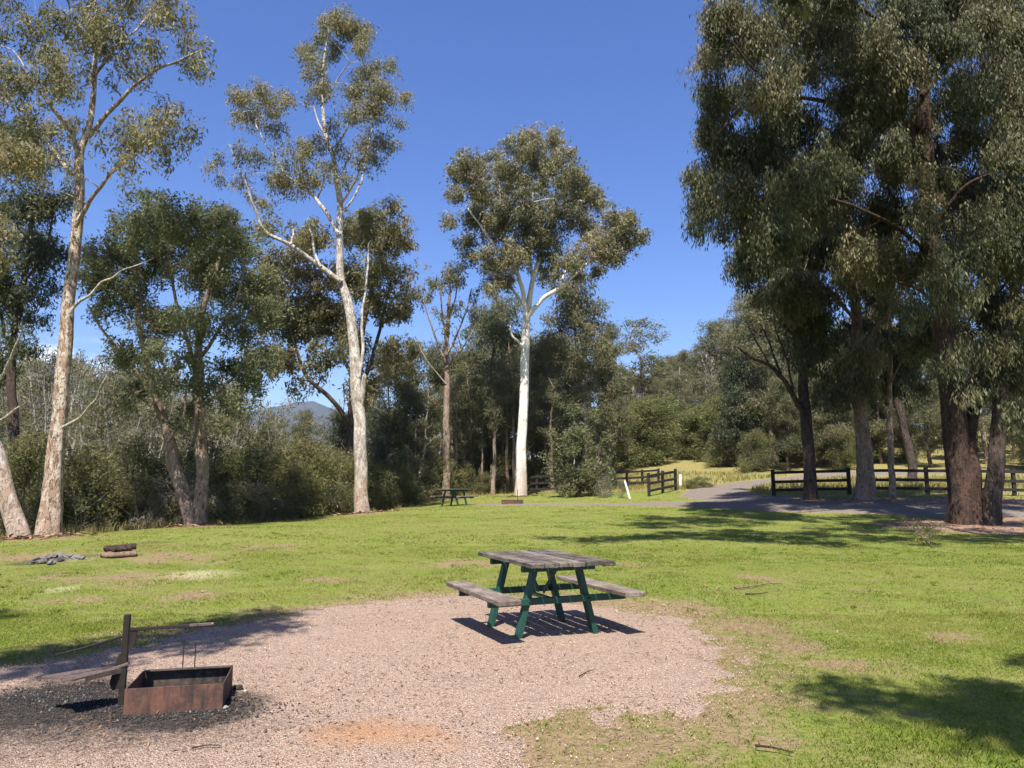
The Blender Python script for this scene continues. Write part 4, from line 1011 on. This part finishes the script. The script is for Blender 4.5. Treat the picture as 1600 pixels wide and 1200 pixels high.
PROF = np.array([(-150,560),(60,590),(130,600),(150,580),(250,590),(360,620),(430,672),(500,672),(540,600),(600,570),(650,560),(690,570),(720,520),(760,490),(830,500),(930,530),(962,592),(1000,588),(1080,575),(1120,562),(1180,530),(1250,520),(1400,540),(1750,540)], float)
def filler(keys, n, x0, x1, d0, d1, dy, label, group, wide=(.8, 1.2)):
    for i in range(n):
        px = x0 + (x1 - x0) * (i + rng.uniform(.1, .9)) / n
        d = rng.uniform(d0, d1)
        if m_road(np.array([(px - 800) / FPX * d]), np.array([d]))[0] > -1.2: d += 8
        top = np.interp(px, PROF[:, 0], PROF[:, 1]) + rng.uniform(*dy)
        x = (px - 800) / FPX * d; h = at(px, top, d)[2] - tz(x, d)
        if h < 1.2: continue
        plant(keys[int(rng.integers(len(keys)))], px, d, None, h, label, group, None, rng.uniform(*wide))
filler(['twig0', 'twig1'], 46, -60, 480, 40, 70, (-45, 50), 'thin grey half-bare sapling in the thicket beyond the lawn, below the mountain', 'grey saplings in the thicket')
filler(['bare0', 'bare1'], 12, -40, 400, 48, 70, (-25, 40), 'bare grey tree standing in the thicket beyond the lawn', 'bare grey trees in the thicket')
filler(['slender0', 'slender1'], 12, -60, 380, 45, 75, (-70, 10), 'slim pale-trunked gum rising out of the grey thicket beyond the lawn', 'slim gums in the thicket')
filler(['mid0', 'mid1', 'broad1'], 22, -120, 470, 65, 110, (-20, 40), 'olive forest tree far behind the thicket of grey saplings', 'forest trees behind the thicket')
filler(['dense0', 'dense1', 'mid0'], 16, 510, 950, 62, 90, (20, 110), 'dark forest tree in the row behind the far picnic table', 'forest trees behind the far picnic table')
filler(['slender0', 'slender1'], 30, 590, 960, 51.5, 57, (10, 130), 'slim pale-trunked tree in the dark stand behind the far picnic table and the wattle', 'slim trunks in the dark stand')
filler(['mid0', 'mid1', 'slender1', 'broad0'], 32, 945, 1235, 82, 125, (-25, 40), 'forest tree on the slope beyond the gate', 'forest trees beyond the gate')
filler(['slender0', 'slender1', 'twig0'], 24, 945, 1235, 74, 100, (-45, 50), 'slender pale trunk among the scrub on the slope beyond the gate', 'slender trunks beyond the gate')
filler(['mid0', 'mid1', 'dense1', 'broad1'], 36, 1190, 1720, 52, 85, (-80, 60), 'forest tree behind the fence and the big gums', 'forest trees behind the fence')

def shrubs(keys, n, pts, d0, d1, h0, h1, label, group, wide=(.8, 1.3)):
    pts = np.array(pts, float)
    for i in range(n):
        u = (i + rng.uniform(.05, .95)) / n
        x = np.interp(u, np.linspace(0, 1, len(pts)), pts[:, 0]); y = np.interp(u, np.linspace(0, 1, len(pts)), pts[:, 1])
        y += rng.uniform(d0, d1); x += rng.normal(0, .4)
        if m_lawn(np.array([x]), np.array([y]))[0] > -.2: y += 1.5
        if m_road(np.array([x]), np.array([y]))[0] > -1: continue
        plant(keys[int(rng.integers(len(keys)))], 800 + x / y * FPX, y, None, rng.uniform(h0, h1), label, group, None, rng.uniform(*wide))
EDGE = [(-22,24),(-17,25),(-13.5,27),(-11,31.5),(-9.2,37.5),(-7.6,43.5),(-6,49)]
shrubs(['shrub0', 'shrub1'], 26, EDGE, 1.5, 7, 2.4, 4.0, 'rounded dark green shrub in the belt along the lawn edge', 'shrubs along the lawn edge')
shrubs(['tea0', 'tea1'], 22, EDGE, .8, 4, 1.2, 2.4, 'scruffy yellowish bush in the belt along the lawn edge', 'scrub bushes along the lawn edge')
shrubs(['shrub0', 'shrub1', 'tea0'], 24, [(-34,38),(-26,40),(-18,42),(-13,47),(-10,52)], -4, 8, 3.5, 5.5, 'tall shrub standing behind the belt of low bushes beyond the lawn', 'tall shrubs beyond the lawn')
shrubs(['shrub0', 'shrub1'], 16, [(-5,53),(-1,55),(3,55),(7,55)], 0, 4, 1.6, 3.4, 'dark shrub in front of the forest behind the far picnic table', 'shrubs behind the far picnic table')
shrubs(['young0', 'young1'], 46, [(5,66),(11,66),(17,66),(22,67),(30,70)], 0, 16, 4.0, 6.5, 'young green wattle on the slope above the dry grass bank', 'young wattles on the slope', (1.0, 1.5))
shrubs(['shrub0', 'shrub1', 'tea1'], 20, [(17,58),(24,58),(32,56),(42,52)], 0, 8, 2.0, 4.0, 'shrub on the bank behind the fence and the big gums', 'shrubs behind the fence')

# ------------------------------------------------------------------ picnic tables
def picnic_table(name, label, loc, rotz):
    root = thing(name, label, 'picnic table', loc, rotz)
    b = MB(); n = 6; W = .88; pw = W / n
    for i in range(n):
        ln = 1.44 + (.07 if i == n - 1 else rng.uniform(-.02, .02)); yo = -.03 if i == n - 1 else 0
        b.box((-W / 2 + pw * (i + .5), yo, .7275 + rng.uniform(-.003, .003)), (pw - .02, ln, .042), None, .005, 2, 5, .0014)
    b.build('tabletop', M['wood_top'], root)
    for s in (-1, 1):
        b = MB(); b.box((s * .672, rng.uniform(-.01, .01), .4175), (.228, 1.52 if s < 0 else 1.5, .045), None, .006, 2, 6, .0018)
        b.build('bench', M['wood_seat'], root)
    for e in (-1, 1):
        y = e * .41
        b = MB(); b.box((0, y, .673), (.80, .05, .062), None, .004); b.box((-.30, y + .03, .700), (.05, .008, .008)); b.build('top_beam', M['green'], root)
        b = MB(); b.box((0, y + .002, .362), (1.50, .045, .064), None, .004); b.build('seat_support', M['green'], root)
        for s in (-1, 1):
            b = MB(); yy = y - e * .052
            b.bar((s * .43, yy, -.03), (s * .235, yy, .70), .055, .085, (0, 1, 0), .004)
            leg = b.build('leg', M['green'], root)
            q = MB()
            for zz in (.362, .672):
                xx = s * (.43 - .195 * (zz + .03) / .73)
                for ee in (-1,):
                    r = bmesh.ops.create_cone(q.bm, cap_ends=True, segments=8, radius1=.011, radius2=.009, depth=.012)
                    for v in r['verts']: v.co = Vector((v.co.x + xx, v.co.z * -1 + y + e * .03, v.co.y + zz))
            q.build('bolt', M['soot'], leg)
        b = MB(); b.bar((0, e * .36, .655), (0, e * .05, .39), .045, .012, (1, 0, 0), .002); b.build('brace', M['green'], root)
    b = MB(); b.box((0, 0, .345), (.05, .75, .03), None, .003); b.build('stretcher', M['green'], root)
    return root
TX, TY, TR = .301, 8.025, .403
t1 = picnic_table('picnic_table', 'weathered grey timber picnic table with green legs on the pink gravel', (TX, TY, tz(TX, TY) + .01), TR)
fx = (711 - 800) / FPX * 41.5
t2 = dup(t1, (fx, 41.5, tz(fx, 41.5) + .0), R(-28), 1.22, 'small distant dark picnic table on the lawn before the forest')

# ------------------------------------------------------------------ fire pits
def fire_pit(name, label, loc, rotz, w=.60, dp=.52, h=.17, arms=True, post=(-.37, -.02), ph=.60):
    root = thing(name, label, 'fire pit', loc, rotz)
    th = .006
    b = MB(); b.box((0, -dp / 2, h / 2 - .01), (w, th, h + .02), None, .001); b.build('front_panel', M['rust'], root)
    b = MB(); b.box((0, dp / 2, h / 2 - .01), (w, th, h + .02), None, .001); b.box((0, dp / 2 - .022, h - .003), (w - .02, .04, .006)); bp = b.build('back_panel', M['rust_in'], root)
    for s in (-1, 1):
        b = MB(); b.box((s * (w / 2 - th / 2), 0, h / 2 - .012), (th, dp - 2 * th, h + .02), None, .001); b.build('side_panel', M['rust'], root)
    # bed of ash inside
    g = Geo(); n = 900
    x = rng.uniform(-w / 2 + .03, w / 2 - .03, n); y = rng.uniform(-dp / 2 + .03, dp / 2 - .03, n); r = rng.uniform(.008, .028, n)
    V = octv[None] * (r[:, None, None] * rng.uniform(.6, 1.2, (n, 6, 1))); V += np.c_[x, y, .02 + rng.uniform(0, .02, n)][:, None]
    g.add(V.reshape(-1, 3), (octf[None] + 6 * np.arange(n)[:, None, None]).reshape(-1, 3), np.repeat(rng.beta(1.2, 3, n), 6))
    link('ash_bed', g.mesh('ash_bed', M['ash']), root)
    px_, py_ = post
    b = MB(); b.bar((px_, py_, -.05), (px_ + .004, py_, ph), .04, .036, (0, 1, 0), .004); pst = b.build('post', M['soot'] if arms else M['rust'], root)
    if arms:
        b = MB(); b.bar((px_ + .005, py_, ph - .10), (px_ + .55, py_ - .02, ph - .085), .028, .02, (0, 0, 1), .002)
        o = b.build('swing_arm', M['soot'], root)
        q = MB(); q.bar((px_ + .40, py_ - .014, ph - .088), (px_ + .565, py_ - .02, ph - .083), .03, .02, (0, 0, 1), .006); q.build('handle', M['plate'], o)
        b = MB(); b.prism([(0, 0), (.055, .0), (.045, -.10), (.0, -.14)], -.012, .012)
        for v in b.bm.verts: v.co = Vector((v.co.x + px_ + .018, py_ + v.co.z, v.co.y + ph - .105))
        b.build('gusset', M['soot'], root)
        b = MB(); b.prism([(0, 0), (-.03, -.02), (-.075, -.20), (-.055, -.25), (0, -.24)], -.012, .012)
        for v in b.bm.verts: v.co = Vector((v.co.x + px_ - .005, py_ + v.co.z, v.co.y + ph - .24))
        b.build('gusset', M['soot'], root)
        b = MB(); b.bar((px_ - .0, py_, ph - .14), (px_ - .22, py_ - .12, ph - .185), .018, .016, (0, 0, 1), .003); b.bar((px_ - .21, py_ - .115, ph - .183), (px_ - .36, py_ - .2, ph - .205), .012, .01, (0, 0, 1), .003)
        b.build('swing_arm', M['soot'], root)
        b = MB()
        b.prism([(-.02, .03), (-.16, .05), (-.27, .03), (-.42, -.05), (-.43, -.08), (-.30, -.16), (-.27, -.22), (-.21, -.22), (-.17, -.16), (-.07, -.06), (-.01, -.01)], -.004, .004)
        b.prism([(-.17, -.162), (-.07, -.064), (-.01, -.014), (0, -.01), (-.065, -.058), (-.165, -.158)], -.028, .004)
        b.bar((-.06, -.0, .0), (.03, 0, .03), .04, .02, (0, 0, 1), .003)
        for v in b.bm.verts: v.co = Vector((v.co.x * 1.08 + px_ + .0, v.co.y * 1.15 + py_, v.co.z + .24 + .03 * (v.co.x + .3)))
        b.build('hotplate', M['plate'], root)
        for (xx, z0, z1) in ((.035, .02, .345), (-.045, .02, .365)):
            b = MB(); b.box((xx, dp / 2 + .012, (z0 + z1) / 2), (.007, .007, z1 - z0)); b.build('rod', M['soot'], bp)
    return root
FX, FY = -2.265, 5.41
fire_pit('fire_pit', 'rusty steel fire box with swing-out hotplate and post, on the charred gravel', (FX, FY, tz(FX, FY) + .01), R(13.5))
f2x = (800.5 - 800) / FPX * 40.6
fire_pit('fire_pit', 'distant low rusty fire box with a short post, at the end of the gravel track', (f2x, 40.6, tz(f2x, 40.6) + .01), 0, 1.15, .8, .2, False, (.28, .43), .75)

def lump(name, label, cat, loc, size, mat, tone, seed, group=None, parent=None, sub=3, flat_=.7):
    bm = bmesh.new(); bmesh.ops.create_icosphere(bm, subdivisions=sub, radius=1)
    r = np.random.default_rng(seed); k = r.normal(0, 1, (6, 3))
    for v in bm.verts:
        n = v.co.normalized(); f = 1
        for q in k: f += .09 * math.sin(3.1 * float(np.dot(q, n)) + q[0] * 5)
        v.co = Vector((n.x * f * size[0], n.y * f * size[1], n.z * f * size[2]))
        v.co += Vector(r.normal(0, .02, 3)) * min(size)
    me = bpy.data.meshes.new(name); bm.to_mesh(me); bm.free(); me.materials.append(mat)
    a = me.attributes.new('tone', 'FLOAT', 'POINT'); a.data.foreach_set('value', np.full(len(me.vertices), tone, np.float32))
    o = link(name, me, parent, loc); o.rotation_euler = (0, 0, r.uniform(0, 6.28))
    if label: tag(o, label, cat, group)
    return o
# charcoal and ash lumps beside the near fire box
for i, (px, py, s, tn, lab) in enumerate([(372,1080,.035,.05,'black charcoal lump close beside the rusty fire box'), (383,1083,.016,1.0,'small white ash stone beside the charcoal lump'), (362,1096,.03,.1,'burnt dark lump at the corner of the fire box'), (352,1110,.02,.8,'pale grey ash lump at the front corner of the fire box')]):
    x, y = flat(px, py)
    lump('ash_lump', lab, 'lump', (x, y, tz(x, y) + .02), (s, s * .8, s * .65), M['ash'], tn, i)
# scattered charcoal crumbs
n = 3200
c = np.array([flat(90, 1095), flat(270, 1112)])[rng.integers(0, 2, n)]
x = c[:, 0] + rng.normal(0, .33, n); y = c[:, 1] + rng.normal(0, .17, n)
r = rng.uniform(.003, .012, n) ** 1.0
V = octv[None] * (r[:, None, None] * rng.uniform(.6, 1.3, (n, 6, 1))) + np.c_[x, y, terrain(x, y) + .017][:, None]
tag(link('charcoal', mesh_np('charcoal', V.reshape(-1, 3), (octf[None] + 6 * np.arange(n)[:, None, None]).reshape(-1, 3), M['ash'], {'tone': np.repeat(rng.beta(.5, 5, n), 6)})), 'scattered charcoal and ash crumbs', 'charcoal', kind='stuff')

# stone fire ring and logs
ring = [(58,880,.15,.2),(70,878,.13,.6),(82,874,.14,.7),(95,873,.16,.9),(108,873,.13,.8),(118,875,.12,1.),(127,877,.1,.7),(66,883,.14,.5),(80,884,.13,.8),(94,880,.1,.1),(50,884,.1,.3)]
for i, (px, py, s, tn) in enumerate(ring):
    x, y = flat(px, py)
    lump('fire_ring_stone', 'grey ashy stone in the old fire ring on the lawn', 'stone', (x, y, tz(x, y) + .03), (s * .62, s * .5, s * .42), M['rock'], tn * .6, 20 + i, 'stones of the old fire ring')
def log(name, label, a, b, r, mat, seed, flatten=1.0):
    a, b = np.array(a), np.array(b); rr = np.random.default_rng(seed)
    t = np.linspace(0, 1, 12)[:, None]; P = a + (b - a) * t + rr.normal(0, .006, (12, 3))
    V, F = tubes(P[None], (r * (1 + rr.normal(0, .05, 12)))[None], 14)
    A = V.reshape(12, 14, 3); c = P[:, None]; A = c + (A - c) * (1 + rr.normal(0, .05, (1, 14, 1))) * np.array([1, 1, flatten])
    V = np.vstack([A.reshape(-1, 3), P[:1], P[-1:]]); n0 = 12 * 14
    i = np.arange(14)
    caps = np.vstack([np.c_[np.roll(i, -1), i, np.full(14, n0)], np.c_[i + 11 * 14, np.roll(i, -1) + 11 * 14, np.full(14, n0 + 1)]])
    ctr = (a + b) / 2
    o = link(name, mesh_np(name, V - ctr, [F, caps], mat, None, True), None, ctr)
    return tag(o, label, 'log')
def lg(px, py, z): x, y = flat(px, py); return (x, y, tz(x, y) + z)
a_, b_ = np.array(lg(161, 875, 0)), np.array(lg(208, 872, 0)); up_ = np.array([0, 0, 1.]); bk_ = np.array([0, 1., 0])
log('log', 'pale reddish split log lying on the grass under the dark logs', a_ + .05 * up_, b_ + .05 * up_, .15, M['log_pale'], 1, .48)
log('log', 'dark brown log on top of the pale split log beside the fire ring', a_ + .175 * up_ + .07 * bk_, b_ + .19 * up_ + .06 * bk_, .062, M['log'], 2)
log('log', 'shorter charred log in front of the dark one on top of the pale log', a_ + .32 * (b_ - a_) + .16 * up_ - .05 * bk_, b_ + .165 * up_ - .055 * bk_ + np.array([-.02, 0, 0]), .05, M['log'], 3)

# bark strip and fallen branch
def strip(name, label, cat, pts, r, mat, leafm=None, twigs=0):
    P = np.array([(*flat(px, py), 0) for px, py in pts]); P[:, 2] = terrain(P[:, 0], P[:, 1]) + np.array([.03] * len(P))
    Q = crspline(P, 5); c = Q.mean(0); k = len(Q)
    w = Geo(); V, F = tubes((Q - c)[None], np.linspace(r, r * .4, k)[None], 7); w.add(V, F)
    tip = []
    for _ in range(twigs):
        j = int(rng.integers(k // 4, k)); e = Q[j] + rng.normal(0, .22, 3) * [1, 1, 0] + [0, 0, rng.uniform(.02, .4)]
        V, F = tubes((np.array([Q[j], (Q[j] + e) / 2 + rng.normal(0, .03, 3), e]) - c)[None], np.array([[r * .5, r * .35, r * .15]]), 5); w.add(V, F); tip.append(e - c)
    if leafm:
        root = thing(name, label, cat, c)
        link('stem', w.mesh('stem', mat, True), root)
        g = Geo(); tip = np.array(tip)
        g.add(*leaves(tip, 16, .07, .1, .26, .3, rng.uniform(.5, 1, len(tip)), .15, .05)); link('foliage', g.mesh('foliage', leafm), root)
        return root
    return tag(link(name, w.mesh(name, mat, True), None, c), label, cat)
strip('fallen_branch', 'dead pale branch with dry leaves lying at the edge of the mulch', 'branch', [(1422,828),(1436,836),(1444,846),(1458,858)], .02, M['bark_pale'], M['straw'], 26)
strip('bark_strip', 'long curled tan strip of bark lying on the lawn', 'bark', [(1148,920),(1175,917),(1200,913),(1222,912)], .016, M['log_pale'])
strip('stick', 'thin dark fallen stick on the lawn near the bark strip', 'stick', [(1165,930),(1185,929),(1200,926)], .012, M['log'])
for (a, b_, s, lab) in (((905,1062),(928,1053),.005,'slim dark twig on the gravel near the table legs'), ((300,1175),(345,1170),.005,'thin stick on the gravel in front of the fire box'), ((1180,1170),(1240,1182),.008,'stick on the bare earth of the patchy lawn')):
    strip('stick', lab, 'stick', [a, ((a[0] + b_[0]) / 2, (a[1] + b_[1]) / 2 - 2), b_], s, M['log'])

# ------------------------------------------------------------------ fences and posts
def fence(name, label, posts, ph=1.28, rails=(.28, .68, 1.12), mat='fence', pw=.16, rail_to=None):
    """posts: [(px, depth)]"""
    P = [np.array([(px - 800) / FPX * d, d, 0]) for px, d in posts]
    for p in P: p[2] = tz(p[0], p[1])
    root = thing(name, label, 'fence', P[0])
    for p in P:
        b = MB(); b.box((0, 0, ph / 2 - .15), (pw, pw * .8, ph + .3), None, .012, 1, 0)
        o = b.build('post', M[mat], root, p - P[0]); o.rotation_euler = (0, R(rng.uniform(-1, 1)), 0)
    for a, c in zip(P[:-1], P[1:]):
        for z in rails:
            b = MB(); off = np.array([0, -.09, 0]); sg = np.array([0, 0, rng.uniform(-.01, .01)])
            b.bar(a - P[0] + [0, 0, z] + off, c - P[0] + [0, 0, z] + off + sg, .045, .14, (0, 0, 1), .006)
            b.build('rail', M[mat], root)
    return root
fence('fence', 'short panel of dark post and rail fence beside the road opening', [(1205, 37), (1262, 36.8), (1322, 36.6)])
fence('fence', 'long dark post and rail fence running behind the huge gum', [(1337, 36.5), (1390, 36.4), (1443, 36.2), (1512, 36), (1577, 35.6), (1650, 35.2)])
fence('gate_wing', 'short angled dark fence wing at the road opening beside the white post', [(1012, 42.5), (1033.5, 44.3), (1053.5, 46)], 1.3, (.3, .7, 1.12))
fence('fence', 'far post and rail fence running behind the pale wattle bush', [(806, 49.6), (838, 49.9), (870, 50.4), (912, 51.2), (956, 52.6), (978, 53.3), (1002, 54), (1027, 54.6)], 1.25, (.3, .7, 1.12), 'fence')

def post(name, label, px, d, h, w, mat, lean=0):
    x = (px - 800) / FPX * d
    root = thing(name, label, 'post', (x, d, tz(x, d)))
    b = MB(); b.box((0, 0, h / 2 - .1), (w, w * .8, h + .2), None, .01, 2); p = b.build('shaft', M[mat], root); p.rotation_euler = (0, lean, 0)
    return root
post('marker_post', 'short white post standing just behind the angled fence wing', 1060.5, 50, .85, .14, 'white', .03)
post('marker_post', 'thin white post leaning over on the grass before the fence', 982, 41.8, 1.0, .10, 'white', R(-15))
post('marker_post', 'tall thin white post behind the long fence', 1421, 46, 1.45, .15, 'white', R(-2))

# ------------------------------------------------------------------ sky, sun
HAZE = 0.0001
sl = math.hypot(SHX, SHY); el = math.atan2(1, sl); az = math.atan2(-SHX, -SHY)
w = bpy.data.worlds.new('World'); scene.world = w; w.use_nodes = True
nt = w.node_tree; nt.nodes.clear()
wo = nt.nodes.new('ShaderNodeOutputWorld'); bg = nt.nodes.new('ShaderNodeBackground'); sky = nt.nodes.new('ShaderNodeTexSky')
sky.sky_type = 'NISHITA'; sky.sun_disc = False; sky.sun_elevation = el; sky.sun_rotation = az
sky.altitude = 0; sky.air_density = 1.0; sky.dust_density = .6; sky.ozone_density = 4.5
bg.inputs['Strength'].default_value = .084
T = NT.__new__(NT); T.m = w; T.t = nt; T.N = nt.nodes; T.L = nt.links
dirv = T.coord('Generated'); sx = T.n('ShaderNodeSeparateXYZ'); T.l(dirv, sx.inputs[0])
cn = T.noise(T.mapping(dirv, (1, 1, 2.4)), 13, 5, .6)
band = T.math('MULTIPLY', T.ramp(sx.outputs[2], [(.09, 0.), (.12, 1.), (.14, .8), (.17, 0.)]), T.ramp(T.math('MULTIPLY', sx.outputs[0], -1), [(.43, 0.), (.50, 1.)]))
cf = T.math('MULTIPLY', T.ramp(cn, [(.49, 0.), (.64, .85)]), band)
hs = nt.nodes.new('ShaderNodeHueSaturation'); hs.inputs['Saturation'].default_value = 1.22; hs.inputs['Hue'].default_value = .516
nt.links.new(sky.outputs[0], hs.inputs['Color']); nt.links.new(T.mix(cf, hs.outputs[0], (11, 11.2, 11.6)), bg.inputs[0]); nt.links.new(bg.outputs[0], wo.inputs[0])
ld = bpy.data.lights.new('sun', 'SUN'); ld.energy = 5.0; ld.angle = R(.53); ld.color = (1, .95, .87)
lo = bpy.data.objects.new('sun', ld); COL.objects.link(lo)
lo.rotation_euler = Vector((SHX, SHY, -1)).to_track_quat('-Z', 'Y').to_euler()
lo.location = (0, -10, 30)

hz = MB(); hz.box((0, 2200, 180), (9400, 11400, 560)); hm = bpy.data.materials.new('haze'); hm.use_nodes = True
hn = hm.node_tree; hn.nodes.clear(); ho = hn.nodes.new('ShaderNodeOutputMaterial'); hv = hn.nodes.new('ShaderNodeVolumePrincipled')
hv.inputs['Color'].default_value = (.62, .76, 1, 1); hv.inputs['Density'].default_value = HAZE; hv.inputs['Anisotropy'].default_value = .2
hn.links.new(hv.outputs[0], ho.inputs['Volume'])
if HAZE: tag(hz.build('haze', hm), 'thin blue haze of the distant hills', 'haze', kind='stuff')
scene.view_settings.view_transform = 'Standard'; scene.view_settings.look = 'None'
scene.view_settings.exposure = 1.2; scene.view_settings.gamma = 1; 
cy = scene.cycles
cy.max_bounces = 6; cy.diffuse_bounces = 3; cy.glossy_bounces = 2; cy.transmission_bounces = 4; cy.transparent_max_bounces = 4
cy.caustics_reflective = False; cy.caustics_refractive = False
